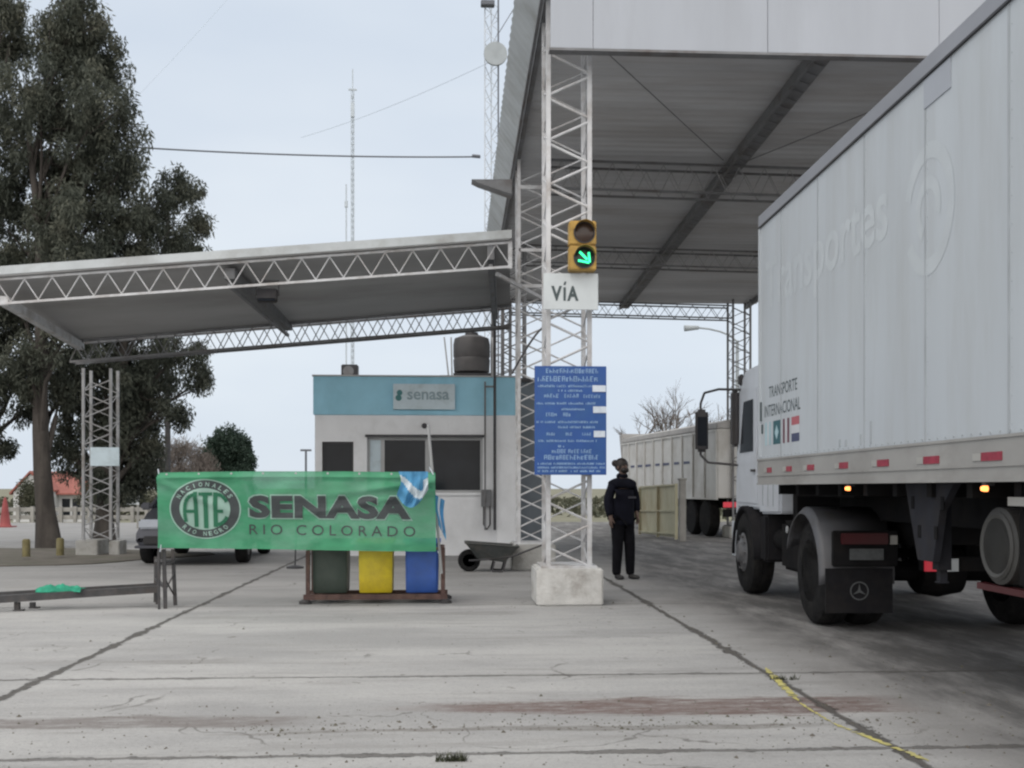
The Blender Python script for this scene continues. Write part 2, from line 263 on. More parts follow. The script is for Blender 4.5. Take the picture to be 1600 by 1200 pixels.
# ---------------------------------------------------------------- mesh builder
def root_mat(o):
    while o.parent: o = o.parent
    return Matrix.Translation(o.location) @ o.rotation_euler.to_matrix().to_4x4()
class MB:
    def __init__(s): s.v = []; s.f = []; s.mi = []; s.m = 0
    def add(s, vs, fs):
        k = len(s.v); s.v += [tuple(v) for v in vs]; s.f += [tuple(i+k for i in f) for f in fs]; s.mi += [s.m]*len(fs); return s
    def box(s, c, size, rot=None, taper=(1, 1)):
        hx, hy, hz = [a/2 for a in size]; vs = []
        for z in (-1, 1):
            tx, ty = taper if z > 0 else (1, 1)
            for x, y in ((-1, -1), (1, -1), (1, 1), (-1, 1)):
                v = Vector((x*hx*tx, y*hy*ty, z*hz)); v = rot @ v if rot else v; vs.append(v+Vector(c))
        return s.add(vs, [(0, 3, 2, 1), (4, 5, 6, 7), (0, 1, 5, 4), (1, 2, 6, 5), (2, 3, 7, 6), (3, 0, 4, 7)])
    def bx(s, x0, x1, y0, y1, z0, z1): return s.box(((x0+x1)/2, (y0+y1)/2, (z0+z1)/2), (x1-x0, y1-y0, z1-z0))
    def bar(s, p, q, w, h=None, n=4, up=(0, 0, 1), w2=None):
        p, q = Vector(p), Vector(q); d = (q-p).normalized(); u = Vector(up)
        if abs(d.dot(u)) > .98: u = Vector((0, 1, 0))
        a = d.cross(u).normalized(); b = a.cross(d); h = h or w; vs = []
        for k, e in enumerate((p, q)):
            sc = 1 if (k == 0 or w2 is None) else w2/w
            for i in range(n):
                if n == 4: cx, cy = ((-1, -1), (1, -1), (1, 1), (-1, 1))[i]; vs.append(e+a*cx*w/2*sc+b*cy*h/2*sc)
                else: t = 2*math.pi*i/n; vs.append(e+a*math.cos(t)*w/2*sc+b*math.sin(t)*h/2*sc)
        fs = [(i, (i+1) % n, n+(i+1) % n, n+i) for i in range(n)]+[tuple(range(n-1, -1, -1)), tuple(range(n, 2*n))]
        return s.add(vs, fs)
    def path(s, pts, w, n=6):
        for a, b in zip(pts[:-1], pts[1:]): s.bar(a, b, w, n=n)
        return s
    def tube(s, pts, rads, n=10):
        pts = [Vector(p) for p in pts]; vs = []
        for i, p in enumerate(pts):
            d = (pts[min(i+1, len(pts)-1)]-pts[max(i-1, 0)]).normalized(); u = Vector((0, 0, 1)) if abs(d.z) < .9 else Vector((0, 1, 0))
            a = d.cross(u).normalized(); b = a.cross(d)
            for k in range(n): t = 2*math.pi*k/n; vs.append(p+(a*math.cos(t)+b*math.sin(t))*rads[i])
        fs = [(i*n+k, i*n+(k+1) % n, (i+1)*n+(k+1) % n, (i+1)*n+k) for i in range(len(pts)-1) for k in range(n)]
        fs += [tuple(range(n-1, -1, -1)), tuple(range((len(pts)-1)*n, len(pts)*n))]
        return s.add(vs, fs)
    def lathe(s, prof, c, axis='X', n=36):       # prof: (radius, along axis)
        c = Vector(c); vs = []
        for r, a in prof:
            for k in range(n):
                t = 2*math.pi*k/n; x, y = r*math.cos(t), r*math.sin(t)
                vs.append(c+Vector({'X': (a, x, y), 'Y': (x, a, y), 'Z': (x, y, a)}[axis]))
        m = len(prof); fs = [(i*n+k, i*n+(k+1) % n, (i+1)*n+(k+1) % n, (i+1)*n+k) for i in range(m-1) for k in range(n)]
        fs += [tuple(range(n-1, -1, -1)), tuple(range((m-1)*n, m*n))]
        return s.add(vs, fs)
    def prism(s, pts, vec):                      # polygon extruded along vec
        n = len(pts); pts = [Vector(p) for p in pts]; vec = Vector(vec)
        return s.add(pts+[p+vec for p in pts], [tuple(range(n-1, -1, -1)), tuple(range(n, 2*n))]+[(i, (i+1) % n, n+(i+1) % n, n+i) for i in range(n)])
    def grid(s, fn, nu, nv):
        vs = [fn(i/nu, j/nv) for j in range(nv+1) for i in range(nu+1)]
        return s.add(vs, [(j*(nu+1)+i, j*(nu+1)+i+1, (j+1)*(nu+1)+i+1, (j+1)*(nu+1)+i) for j in range(nv) for i in range(nu)])
    def build(s, name, mats, parent=None, local=False, smooth=False, bevel=0, solid=0, fixn=True):
        me = bpy.data.meshes.new(name); me.from_pydata([tuple(v) for v in s.v], [], s.f)
        mats = mats if isinstance(mats, (list, tuple)) else [mats]
        for m in mats: me.materials.append(M[m])
        if len(mats) > 1: me.polygons.foreach_set('material_index', s.mi)
        if parent and not local: me.transform(root_mat(parent).inverted())
        if fixn:
            bm = bmesh.new(); bm.from_mesh(me); bmesh.ops.recalc_face_normals(bm, faces=bm.faces)
            if bevel:
                es = [e for e in bm.edges if len(e.link_faces) == 2 and e.calc_face_angle(0) > .5]
                bmesh.ops.bevel(bm, geom=es, offset=bevel, segments=2, affect='EDGES', clamp_overlap=True)
            bm.to_mesh(me); bm.free()
        if smooth:
            me.polygons.foreach_set('use_smooth', [True]*len(me.polygons))
            try: me.set_sharp_from_angle(angle=R(38))
            except Exception: pass
        me.update(); o = bpy.data.objects.new(name, me); C.objects.link(o)
        if parent: o.parent = parent
        if solid:
            md = o.modifiers.new('solid', 'SOLIDIFY'); md.thickness = solid; md.offset = 0
        return o
def tag(o, label=None, cat=None, group=None, kind=None):
    for k, v in (('label', label), ('category', cat), ('group', group), ('kind', kind)):
        if v: o[k] = v
    return o
def thing(name, loc, label, cat, rz=0, group=None):
    o = bpy.data.objects.new(name, None); C.objects.link(o); o.location = loc; o.rotation_euler = (0, 0, rz); o.empty_display_size = .1
    return tag(o, label, cat, group)
def copy_tree(o, parent=None):
    c = o.copy(); C.objects.link(c); c.parent = parent
    for ch in o.children: copy_tree(ch, c)
    return c
_tx = {}
def glyphs(s, bold=0.0, spacing=1.0):            # flat text outline: verts (x,y), faces; unit size
    key = (s, bold, spacing)
    if key not in _tx:
        cu = bpy.data.curves.new('t', 'FONT'); cu.body = s; cu.offset = bold; cu.space_character = spacing; cu.resolution_u = 3
        o = bpy.data.objects.new('t', cu); C.objects.link(o); dg = bpy.context.evaluated_depsgraph_get(); dg.update()
        me = bpy.data.meshes.new_from_object(o.evaluated_get(dg))
        bm = bmesh.new(); bm.from_mesh(me)
        _tx[key] = ([(v.co.x, v.co.y) for v in bm.verts], [tuple(v.index for v in f.verts) for f in bm.faces])
        bm.free(); bpy.data.objects.remove(o); bpy.data.curves.remove(cu); bpy.data.meshes.remove(me)
    return _tx[key]
def text(mb, s, box, fn, bold=0.0, spacing=1.0, cell=0):   # box (x0,y0,x1,y1) of the ink in plane units; fn maps plane -> 3D
    v, f = glyphs(s, bold, spacing)
    xs = [a for a, b in v]; ys = [b for a, b in v]; x0, y0, x1, y1 = box
    sx = (x1-x0)/(max(xs)-min(xs)); sy = (y1-y0)/(max(ys)-min(ys))
    pts = [((a-min(xs))*sx+x0, (b-min(ys))*sy+y0) for a, b in v]
    if cell:
        bm = bmesh.new(); bv = [bm.verts.new((a, b, 0)) for a, b in pts]
        for q in f:
            try: bm.faces.new([bv[i] for i in q])
            except Exception: pass
        for ax in (0, 1):
            lo, hi = (x0, x1) if ax == 0 else (y0, y1); lo, hi = min(lo, hi), max(lo, hi)
            k = lo+cell
            while k < hi:
                bmesh.ops.bisect_plane(bm, geom=bm.verts[:]+bm.edges[:]+bm.faces[:], plane_co=(k, 0, 0) if ax == 0 else (0, k, 0), plane_no=(1, 0, 0) if ax == 0 else (0, 1, 0)); k += cell
        bm.verts.index_update(); pts = [(v.co.x, v.co.y) for v in bm.verts]; f = [tuple(v.index for v in q.verts) for q in bm.faces]; bm.free()
    return mb.add([fn(a, b) for a, b in pts], f)
# ================================================================ SETTING
def zt(x, y):
    t = min(1, max(0, (y-42)/25)); t = t*t*(3-2*t); return -.012-1.35*t
mb = MB(); ys = [-60, -20, 0, 10, 20, 30, 38, 42, 45, 48, 51, 54, 57, 60, 63, 67, 80, 120, 200, 400, 900, 2500, 6000]; xs = [-4000, -1200, -400, -150, -60, -30, -15, 0, 15, 30, 60, 150, 400, 1200, 4000]
vs = [(x, y, zt(x, y)) for y in ys for x in xs]; nx = len(xs)
mb.add(vs, [(j*nx+i, j*nx+i+1, (j+1)*nx+i+1, (j+1)*nx+i) for j in range(len(ys)-1) for i in range(nx-1)])
tag(mb.build('ground', 'field', smooth=True), kind='structure')
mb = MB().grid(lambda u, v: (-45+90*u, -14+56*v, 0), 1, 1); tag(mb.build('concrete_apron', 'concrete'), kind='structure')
mb = MB(); mb.add([(-45, 26.8, .006), (-3.9, 26.8, .006), (-3.2, 41.5, .006), (-45, 41.5, .006)], [(0, 1, 2, 3)]); tag(mb.build('road', 'road'), kind='structure')
# soil island round the trees
c0 = gp(60, 872); pts = []
for k in range(40):
    t = 2*math.pi*k/40; rr = 1+.12*math.sin(3*t+1)+.07*math.sin(7*t)
    pts.append((c0.x-1.6+4.0*rr*math.cos(t), c0.y+.2+3.4*rr*math.sin(t), .004))
mb = MB().prism(pts, (0, 0, .012)); tag(mb.build('soil_island', 'soil'), kind='structure')
# yellow paint left in the joint
def paint(p0, p1, w0, w1, seed):
    rnd = random.Random(seed); mb = MB(); n = 46; p0, p1 = gp(*p0), gp(*p1); d = (p1-p0); s = Vector((d.y, -d.x, 0)).normalized()
    L_, R_ = [], []
    for i in range(n+1):
        t = i/n; w_ = (w0+(w1-w0)*t)*min(1, 8*t+.15, 8*(1-t)+.15); c = p0+d*t+s*rnd.uniform(-.006, .006)
        L_.append(c+s*w_*rnd.uniform(.35, 1)); R_.append(c-s*w_*rnd.uniform(.25, .9))
    for i in range(n):
        if rnd.random() < .10: continue
        mb.add([(*L_[i].xy, .004), (*L_[i+1].xy, .004), (*R_[i+1].xy, .004), (*R_[i].xy, .004)], [(0, 1, 2, 3)])
    tag(mb.build('yellow_line', 'ypaint'), kind='structure')
paint((1196, 1044), (1248, 1096), .03, .04, 1); paint((1248, 1098), (1300, 1130), .012, .010, 3); paint((1300, 1130), (1452, 1190), .02, .032, 2)
mb = MB(); a, b = gp(872, 835), gp(990, 838); mb.add([(a.x, a.y-.09, .004), (b.x, b.y-.09, .004), (b.x, b.y+.09, .004), (a.x, a.y+.09, .004)], [(0, 1, 2, 3)])
tag(mb.build('white_line', 'kerbw'), kind='structure')
# grit and small stones on the slabs
mb = MB(); rnd = random.Random(3)
for i in range(1500):
    if i < 620: x = rnd.uniform(-3.2, 3.4); y = rnd.uniform(4.3, 6.6)
    elif i > 1150: x = rnd.uniform(-1.2, 2.6); y = rnd.gauss(5.95, .10)
    elif i > 900: x = rnd.uniform(2.5, 4.5); y = rnd.uniform(5, 9)
    else: x = rnd.uniform(-4, 4); y = rnd.uniform(4.5, 13)
    if 780 < i < 900: x, y = rnd.gauss(2.24, .05), rnd.uniform(4.5, 12)
    r = rnd.uniform(.003, .008)*(2 if rnd.random() < .10 else 1)
    vs = [(x+r*rnd.uniform(.6, 1.3)*math.cos(t), y+r*rnd.uniform(.6, 1.3)*math.sin(t), 0) for t in (0, 1.3, 2.5, 3.8, 5)]+[(x, y, r*.9)]
    mb.add(vs, [(k, (k+1) % 5, 5) for k in range(5)])
o = mb.build('gravel', 'soil'); tag(o, 'small dark grit scattered over the foreground slabs', 'gravel', kind='stuff')
def weed(px, py, r, n, seed):
    p = gp(px, py); rnd = random.Random(seed); mb = MB()
    for i in range(n):
        a = rnd.uniform(0, 6.28); q = p+Vector((rnd.uniform(-r, r), rnd.uniform(-.02, .02), 0)); h = rnd.uniform(.02, .05)
        e = q+Vector((math.cos(a)*h*.8, math.sin(a)*h*.8, h)); s = Vector((-math.sin(a), math.cos(a), 0))*.004
        mb.add([q-s, q+s, e], [(0, 1, 2)])
    return mb.build('weed_tuft', 'weed', fixn=False)
tag(weed(706, 1189, .075, 130, 1), 'small weed tuft in the nearest cross joint at the bottom of the picture', 'weed')
tag(weed(1225, 1062, .10, 60, 2), 'sparse weed sprouting beside the upper yellow paint remnant', 'weed')
tag(weed(880, 946, .16, 80, 3), 'thin dry weeds along the foot of the front white plinth', 'weed')
# ================================================================ MAIN CANOPY
def lattice(mb, base, wx, wy, z0, z1, leg=.05, bar=.03, period=.5, faces='fblr'):
    x0, x1, y0, y1 = base.x-wx/2, base.x+wx/2, base.y-wy/2, base.y+wy/2
    for x in (x0, x1):
        for y in (y0, y1): mb.bx(x-leg/2, x+leg/2, y-leg/2, y+leg/2, z0, z1)
    def zig(P, Q, ph, th_=1):
        n = int((z1-z0)/(period/2)); e = leg/2-.004
        P, Q = Vector(P), Vector(Q)
        for i in range(n):
            za = z0+i*period/2+.02; zb = za+period/2-.04; a, b = (P, Q) if (i+ph) % 2 else (Q, P)
            mb.bar((a.x, a.y, za), (b.x, b.y, zb), bar*th_, n=6)
    if 'f' in faces: zig((x0, y0), (x1, y0), 0) if False else zig((x0, y0, 0), (x1, y0, 0), 0)
    if 'b' in faces: zig((x0, y1, 0), (x1, y1, 0), 1, .7)
    if 'l' in faces: zig((x0, y0, 0), (x0, y1, 0), 0, .6)
    if 'r' in faces: zig((x1, y0, 0), (x1, y1, 0), 1, .6)
def truss(mb, p, q, h, wy=0, period=.4, ch=.045, bar=.02, slim=False):
    """two (or one) warren planes between the top chord p-q and a bottom chord h below"""
    p, q = Vector(p), Vector(q); n = max(2, round((q-p).length/(period/2)));
    for k, off in enumerate(((0,) if not wy else (-wy/2, wy/2))):
        o_ = Vector((0, off, 0)); dn = Vector((0, 0, -h)); a, b = p+o_, q+o_
        mb.m = 0; mb.bar(a, b, ch, n=4); mb.bar(a+dn, b+dn, ch, n=4); mb.m = 1
        for i in range(n):
            u, v = a+(b-a)*(i/n), a+(b-a)*((i+1)/n); e = Vector((0, 0, -ch/2)); g = Vector((0, 0, ch/2))
            if (i+k) % 2: mb.bar(u+e, v+dn+g, bar, n=6)
            else: mb.bar(u+dn+g, v+e, bar, n=6)
    if wy and not slim:
        for i in range(0, n, 3):
            u = p+(q-p)*(i/n)+Vector((0, 0, -h)); mb.bar(u+Vector((0, -wy/2, 0)), u+Vector((0, wy/2, 0)), bar, n=6)
def zr(y): return 7.27-.035*y               # underside of the big roof
can = thing('toll_canopy', (1.3, 12.3, 0), 'tall flat grey canopy over the lorry lane on white lattice columns, blank fascia in front', 'canopy')
XL, XR = 1.31, 7.6; ROWS = [12.35, 17.6, 22.9, 28.4]
for i, y in enumerate(ROWS):
    for x in (XL, XR):
        left = x == XL; mb = MB(); z0 = .41 if left else .3
        lattice(mb, Vector((x, y, 0)), .46, .55, z0, zr(y)-.02, faces='fblr')
        mb.box((x, y, z0+.015), (.62, .66, .03))
        if i == 1: mb.bar((x-.23, y-.275, 6.1), (x+.23, y-.275, 6.1), .06); mb.bar((x-.23, y-.275, 5.1), (x+.23, y-.275, 5.1), .05)
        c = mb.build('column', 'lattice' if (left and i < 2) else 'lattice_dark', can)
        pw = .74 if i == 0 else .70
        MB().box((x, y, z0/2), (pw, .8, z0)).build('plinth', 'plinth' if (left and i == 0) else 'plinth2', c, bevel=.018)
for i, y in enumerate(ROWS):
    mb = MB(); h = (.18, .45, .35, .33)[i]; zt_ = zr(y)-.08
    truss(mb, (XL+.25, y, zt_), (XR-.25, y, zt_-(.1 if i else 0)), h, .4, .42, .035, .015, i < 3)
    mb.build('cross_truss', ['lattice_dark', 'web_grey' if i < 3 else 'lattice_dark'], can)
mb = MB(); X0, X1, Y0, Y1 = 1.03, 8.2, 11.72, 29.0; ns = int((Y1-Y0)/.055)
vs = []
for i in range(ns+1):
    y = Y0+i*(Y1-Y0)/ns; dzv = (.0, .018, .018, 0)[i % 4]
    for (x, zz) in ((X0, 0), (X1, 0)): vs.append((x, y, zr(y)+.01+dzv))
mb.add(vs, [(2*i, 2*i+1, 2*i+3, 2*i+2) for i in range(ns)])
mb.build('roof_sheet', 'roof', can, solid=.006)
mb = MB(); vs = []
for i in range(ns+1):
    y = Y0+i*(Y1-Y0)/ns; k = (0, .016, .016, 0)[i % 4]; vs += [(1.035-k*.6, y, zr(y)+.0+k*.3), (.765-k*.6, y, zr(y)+.36+k*.3)]
mb.add(vs, [(2*i, 2*i+1, 2*i+3, 2*i+2) for i in range(ns)]); mb.build('side_eave', 'fasciab', can, solid=.006)
mb = MB(); mb.bar((1.07, Y0+.12, zr(Y0)-.06), (1.07, Y1, zr(Y1)-.06), .07, .12); mb.bar((1.0, Y0+.12, zr(Y0)-.15), (1.0, Y1, zr(Y1)-.15), .04, .04); mb.build('edge_beam', 'lattice_dark', can)
mb = MB()
mb.bar((4.52, Y0+.12, zr(Y0)-.09), (4.52, Y1, zr(Y1)-.09), .05, .14); mb.bar((4.66, Y0+.12, zr(Y0)-.08), (4.66, Y1, zr(Y1)-.08), .19, .10)
for k in range(60):
    y = Y0+.3+k*.28; mb.bar((4.5, y, zr(y)-.15), (4.72, y+.14, zr(y)-.15), .012, n=4)
mb.build('ridge_beam', 'lattice_dark', can)
mb = MB(); mb.bar((7.95, Y0+.12, zr(Y0)-.06), (7.95, Y1, zr(Y1)-.06), .07, .12); mb.build('edge_beam', 'lattice_dark', can)
for (xa, ya, xb, yb) in ((1.3, 12.5, 4.4, 17.4), (4.8, 17.4, 7.5, 12.5)):
    MB().bar((xa, ya, zr(ya)-.05), (xb, yb, zr(yb)-.05), .014, n=6).build('cross_brace', 'lattice_dark', can)
# front fascia: sheet panels with folded joints
mb = MB(); xf, zf = 1.06, 6.02
k = 0; xx = xf
while xx < 8.2:
    x2 = min(8.2, xx+(.46 if k == 0 else 1.9)); mb.bx(xx+.003, x2-.003, 11.60+.002*(k % 2), 11.63+.002*(k % 2), zf, 7.5); xx = x2; k += 1
mb.build('front_fascia', 'fascia', can)
MB().bx(xf-.01, 8.21, 11.595, 11.72, zf-.03, zf-.003).build('fascia_trim', 'lattice_dark', can)
# small jutting gutter bracket on the outer side of the roof
p = cp(737, 280, 17.3); q = cp(800, 280, 17.3)
mb = MB().prism([p, q, (q.x, q.y, p.z-.24), (p.x+.1, p.y, p.z-.05)], (0, .3, 0)); mb.build('gutter_bracket', 'lattice_dark', can)
# ================================================================ SIDE CANOPY
YN, YF = 16.4, 20.5
NL, NR = cp(-70, 442, 16.2), cp(797, 379, 16.2); FL, FR = cp(118, 536, 20.4), cp(797, 480, 20.4)
sc = thing('side_canopy', (-6.6, 20.6, 0), 'lower grey canopy over the car lane, sloping down to the left on white zigzag truss', 'canopy')
def rp(u, v, dz_=0): a = NL.lerp(NR, u); b = FL.lerp(FR, u); p = a.lerp(b, v); return Vector((p.x, p.y, p.z+dz_))
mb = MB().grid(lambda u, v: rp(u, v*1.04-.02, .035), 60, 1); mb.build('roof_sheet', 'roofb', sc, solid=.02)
mb = MB(); a, b = NL+Vector((-.1, -.1, .045)), NR+Vector((.02, -.1, .045)); mb.prism([a, b, b+Vector((0, 0, .125)), a+Vector((0, 0, .125))], (0, .03, 0)); mb.build('eave_fascia', 'fasciab', sc)
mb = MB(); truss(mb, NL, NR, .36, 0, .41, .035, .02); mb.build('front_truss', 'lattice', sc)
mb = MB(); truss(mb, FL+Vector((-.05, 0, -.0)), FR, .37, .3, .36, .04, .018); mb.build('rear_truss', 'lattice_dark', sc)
mb = MB(); ee = Vector((0, 0, -.02)); mb.bar(cp(6, 470, 16.2), FL+Vector((.1, 0, -.06)), .12, .14); mb.build('end_beam', 'lattice', sc)
mb = MB(); mb.bar(rp(.49, .03, -.12), cp(450, 510, 20.4), .16, .16); mb.bar(rp(.49, .03, -.30), cp(450, 524, 20.4), .05, .05)
mb.build('middle_beam', 'lattice_dark', sc)
mb = MB(); mb.bar(rp(.965, .0, -.12), rp(.965, 1, -.1), .10, .22); mb.bar(rp(.965, .0, -.33), rp(.965, 1, -.33), .06, .06)
for k in range(14): mb.bar(rp(.965, k/14, -.2), rp(.965, (k+1)/14, -.33 if k % 2 else -.2), .03, n=4)
mb.build('end_beam', 'lattice_dark', sc)
MB().bar(cp(776, 428, 16.4), cp(846, 466, 17.3), .05).bar(cp(797, 377, 16.2), cp(797, 420, 16.2), .06).bar(cp(797, 447, 17.2), cp(850, 447, 17.2), .05).build('brace', 'lattice', sc)
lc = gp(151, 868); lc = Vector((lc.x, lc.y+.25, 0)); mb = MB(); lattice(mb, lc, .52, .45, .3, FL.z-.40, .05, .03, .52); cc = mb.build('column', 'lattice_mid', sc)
MB().box((lc.x-.16, lc.y, .15), (.42, .7, .3)).build('plinth', 'plinth2', cc, bevel=.015)
MB().box((lc.x+.33, lc.y, .14), (.2, .5, .28)).build('plinth', 'plinth2', cc, bevel=.015)
p = cp(147, 712, 20.4); tag(MB().box((p.x, lc.y-.27, p.z), (.55, .02, .36)).build('column_sign', 'signgrey', None, bevel=.004), 'small pale blank plate fixed to the left lattice column', 'sign')
# floodlight under the middle of the side canopy
p = cp(418, 462, 16.6); fl = thing('floodlight', p, 'dark floodlight hanging under the side canopy by its middle beam', 'floodlight')
MB().box(p, (.30, .12, .2), Matrix.Rotation(R(-25), 3, 'X')).build('housing', 'dark', fl, bevel=.015)
MB().bar(p+Vector((-.17, 0, 0)), p+Vector((-.17, 0, .22)), .02).bar(p+Vector((.17, 0, 0)), p+Vector((.17, 0, .22)), .02).bar(p+Vector((-.17, 0, .22)), p+Vector((.17, 0, .22)), .03).build('bracket', 'dark', fl)
MB().box(p+Vector((0, -.065, -.03)), (.25, .01, .14), Matrix.Rotation(R(-25), 3, 'X')).build('glass', 'glass', fl)
# ================================================================ OFFICE
bd = 20.9
pa, pb = cp(492, 869, bd), cp(806, 869, bd); YB = pa.y; XA, XB = pa.x, pb.x; ZB, ZW = 3.45, 2.71
def bX(px): return cp(px, 800, bd).x
def bZ(py): return cp(650, py, bd).z
of = thing('inspection_office', ((XA+XB)/2, YB, 0), 'small flat-roofed white office with light blue band along its top', 'building')
mb = MB(); T = .2
wx0, wx1, wz0, wz1 = bX(573), bX(755), bZ(770), bZ(683); sx0, sx1, sz0, sz1 = bX(503), bX(552), bZ(752), bZ(690)
def wallpiece(x0, x1, z0, z1): mb.bx(x0, x1, YB, YB+T, z0, z1)
wallpiece(XA, sx0, 0, ZW); wallpiece(sx0, sx1, 0, sz0); wallpiece(sx0, sx1, sz1, ZW); wallpiece(sx1, wx0, 0, ZW)
wallpiece(wx0, wx1, 0, wz0); wallpiece(wx0, wx1, wz1, ZW); wallpiece(wx1, XB, 0, ZW)
mb.bx(XA, XA+T, YB+T, YB+5, 0, ZW); mb.bx(XB-T, XB, YB+T, YB+5, 0, ZW); mb.bx(XA, XB, YB+5, YB+5.2, 0, ZW)
mb.build('wall', 'wall', of)
mb = MB(); mb.bx(XA-.03, XB+.01, YB-.03, YB+5.23, ZW+.003, ZB); mb.build('roof_band', 'blueband', of, bevel=.01)
MB().bx(XA-.05, XB+.03, YB-.05, YB+5.25, ZB+.001, ZB+.03).build('roof_capping', 'alu', of)
MB().bx(XA+T, XB-T, YB+T, YB+5, .01, .03).build('floor', 'plinth2', of)
MB().bx(XA+T, XB-T, YB+2.6, YB+2.65, .03, ZW).build('partition', 'annex', of)
wn = MB(); wn.bx(sx0, sx1, YB+.07, YB+.11, sz0, sz0+.04); wn.bx(sx0, sx1, YB+.07, YB+.11, sz1-.04, sz1); wn.bx(sx0, sx0+.03, YB+.07, YB+.11, sz0+.04, sz1-.04); wn.bx(sx1-.03, sx1, YB+.07, YB+.11, sz0+.04, sz1-.04)
wn = wn.build('window', 'dark', of); MB().bx(sx0+.03, sx1-.03, YB+.085, YB+.095, sz0+.04, sz1-.04).build('pane', 'glass', wn)
wn = MB(); yy = YB+.1
for (x0, x1, z0, z1) in ((wx0, wx1, wz1-.05, wz1), (wx0, wx1, wz0, wz0+.05), (wx0, wx0+.05, wz0+.05, wz1-.05), (wx1-.05, wx1, wz0+.05, wz1-.05), (bX(664), bX(672), wz0+.05, wz1-.05), (bX(594), bX(600), wz0+.05, wz1-.05)): wn.bx(x0, x1, yy, yy+.05, z0, z1)
wn = wn.build('window', 'alu', of)
MB().bx(bX(600), bX(664), yy+.02, yy+.03, wz0+.05, wz1-.05).build('pane', 'glass', wn); MB().bx(bX(672), wx1-.05, yy+.025, yy+.035, wz0+.05, wz1-.05).build('pane', 'glass', wn)
MB().bx(wx0+.05, bX(594), yy+.02, yy+.03, wz0+.05, wz1-.05).build('pane', 'signgrey', wn)
MB().bx(wx0-.03, wx1+.03, YB-.06, YB+.1, wz0-.05, wz0-.003).build('sill', 'wall', wn); MB().bx(wx0-.03, wx1+.03, YB-.07, YB-.003, wz1+.003, wz1+.05).build('lintel_trim', 'dark', wn)
MB().bx(bX(776), XB+.03, YB-.12, YB-.003, 0, ZW-.003).build('pilaster', 'wall', of)
p = cp(663, 665, bd); MB().lathe([(.045, -.1), (.055, -.05), (.03, 0)], (p.x, YB, p.z), 'Y', 12).build('wall_lamp', 'dark', of)
# wing in shade
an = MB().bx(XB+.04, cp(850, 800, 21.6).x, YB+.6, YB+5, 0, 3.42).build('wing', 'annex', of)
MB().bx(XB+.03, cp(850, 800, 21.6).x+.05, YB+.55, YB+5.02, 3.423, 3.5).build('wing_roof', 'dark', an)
# office sign
sg = thing('office_sign', cp(663, 640, bd), 'pale rectangular sign with faint grey lettering on the blue band', 'sign')
s0, s1 = cp(614, 639, bd-.12), cp(711, 599, bd-.12); MB().bx(s0.x, s1.x, YB-.13, YB-.035, s0.z, s1.z).build('panel', 'signgrey', sg, bevel=.006)
mb = MB(); fn = lambda a, b: Vector((a, YB-.134, b)); lx = lambda px: cp(px, 600, bd-.12).x; lz = lambda py: cp(650, py, bd-.12).z
text(mb, 'senasa', (lx(636), lz(624), lx(702), lz(611)), fn, .02); mb.build('lettering', 'lettgrey', sg)
mb = MB(); mb.lathe([(.055, -.001), (.055, .001)], (lx(624), YB-.135, lz(613)), 'Y', 14); mb.lathe([(.06, -.001), (.06, .001)], (lx(622.5), YB-.135, lz(621)), 'Y', 14); mb.build('emblem', 'teal', sg)
# down pipes and meter
pp = thing('drain_pipe', (bX(773), YB-.1, 0), 'thin dark pipe running up the office front towards the side canopy', 'pipe')
mb = MB(); mb.bar((bX(773), YB-.22, .5), (bX(773), YB-.22, bZ(440)), .055, n=8); mb.build('riser', 'dark', pp)
mb = MB(); mb.bar((bX(758), YB-.15, .5), (bX(758), YB-.15, bZ(596)), .035, n=8); mb.bar((bX(758), YB-.17, bZ(604)), (bX(773), YB-.19, bZ(604)), .04, n=6); mb.build('branch', 'lattice_dark', pp)
mt = thing('meter_box', (bX(760), YB-.1, bZ(790)), 'grey electric meter box with hanging loop of conduit on the office front', 'meter box')
MB().bx(bX(752), bX(768), YB-.14, YB-.02, bZ(792), bZ(765)).build('box', 'lattice_dark', mt, bevel=.01)
MB().path([(bX(756), YB-.08, bZ(792)), (bX(756), YB-.08, bZ(820)), (bX(761), YB-.08, bZ(828)), (bX(766), YB-.08, bZ(820)), (bX(766), YB-.08, bZ(792))], .03).build('conduit', 'dark', mt)
# water tank on the roof
p = cp(737, 582, 22.2); wt = thing('water_tank', (p.x, p.y, ZB+.03), 'dark cylindrical water tank standing on the office roof', 'water tank')
MB().lathe([(.30, .12), (.36, .16), (.375, .4), (.36, .44), (.375, .48), (.375, .72), (.35, .84), (.2, .9), (.12, .91)], (p.x, p.y, ZB+.06), 'Z', 28).build('vessel', 'tankd', wt, smooth=True)
MB().lathe([(.14, 0), (.13, .05)], (p.x, p.y, ZB+.97), 'Z', 16).build('lid', 'dark', wt)
mb = MB(); mb.box((p.x, p.y, ZB+.14), (.75, .75, .05)); [mb.box((p.x+sx*.33, p.y+sy*.33, ZB+.075), (.06, .06, .09)) for sx in (-1, 1) for sy in (-1, 1)]; mb.box((p.x-.52, p.y-.1, ZB+.08), (.25, .3, .1)); mb.build('stand', 'dark', wt)
for xa_, xb_, w_ in ((-.46, -.56, .03), (-.40, -.42, .03), (.42, .42, .07)): MB().bar((p.x+xa_, p.y, ZB+.04), (p.x+xb_, p.y, ZB+.93), w_, n=6).build('pipe', 'alu', wt)
p = cp(547, 586, 22.0); ac = thing('air_conditioner', (p.x, p.y, ZB+.03), 'small dark air conditioner unit on the left end of the office roof', 'air conditioner')
MB().box((p.x, p.y, ZB+.20), (.33, .3, .28)).build('casing', 'dark', ac, bevel=.015); MB().lathe([(.11, 0), (.11, -.01)], (p.x-.02, p.y-.151, ZB+.2), 'Y', 20).build('fan_grille', 'lattice_dark', ac)
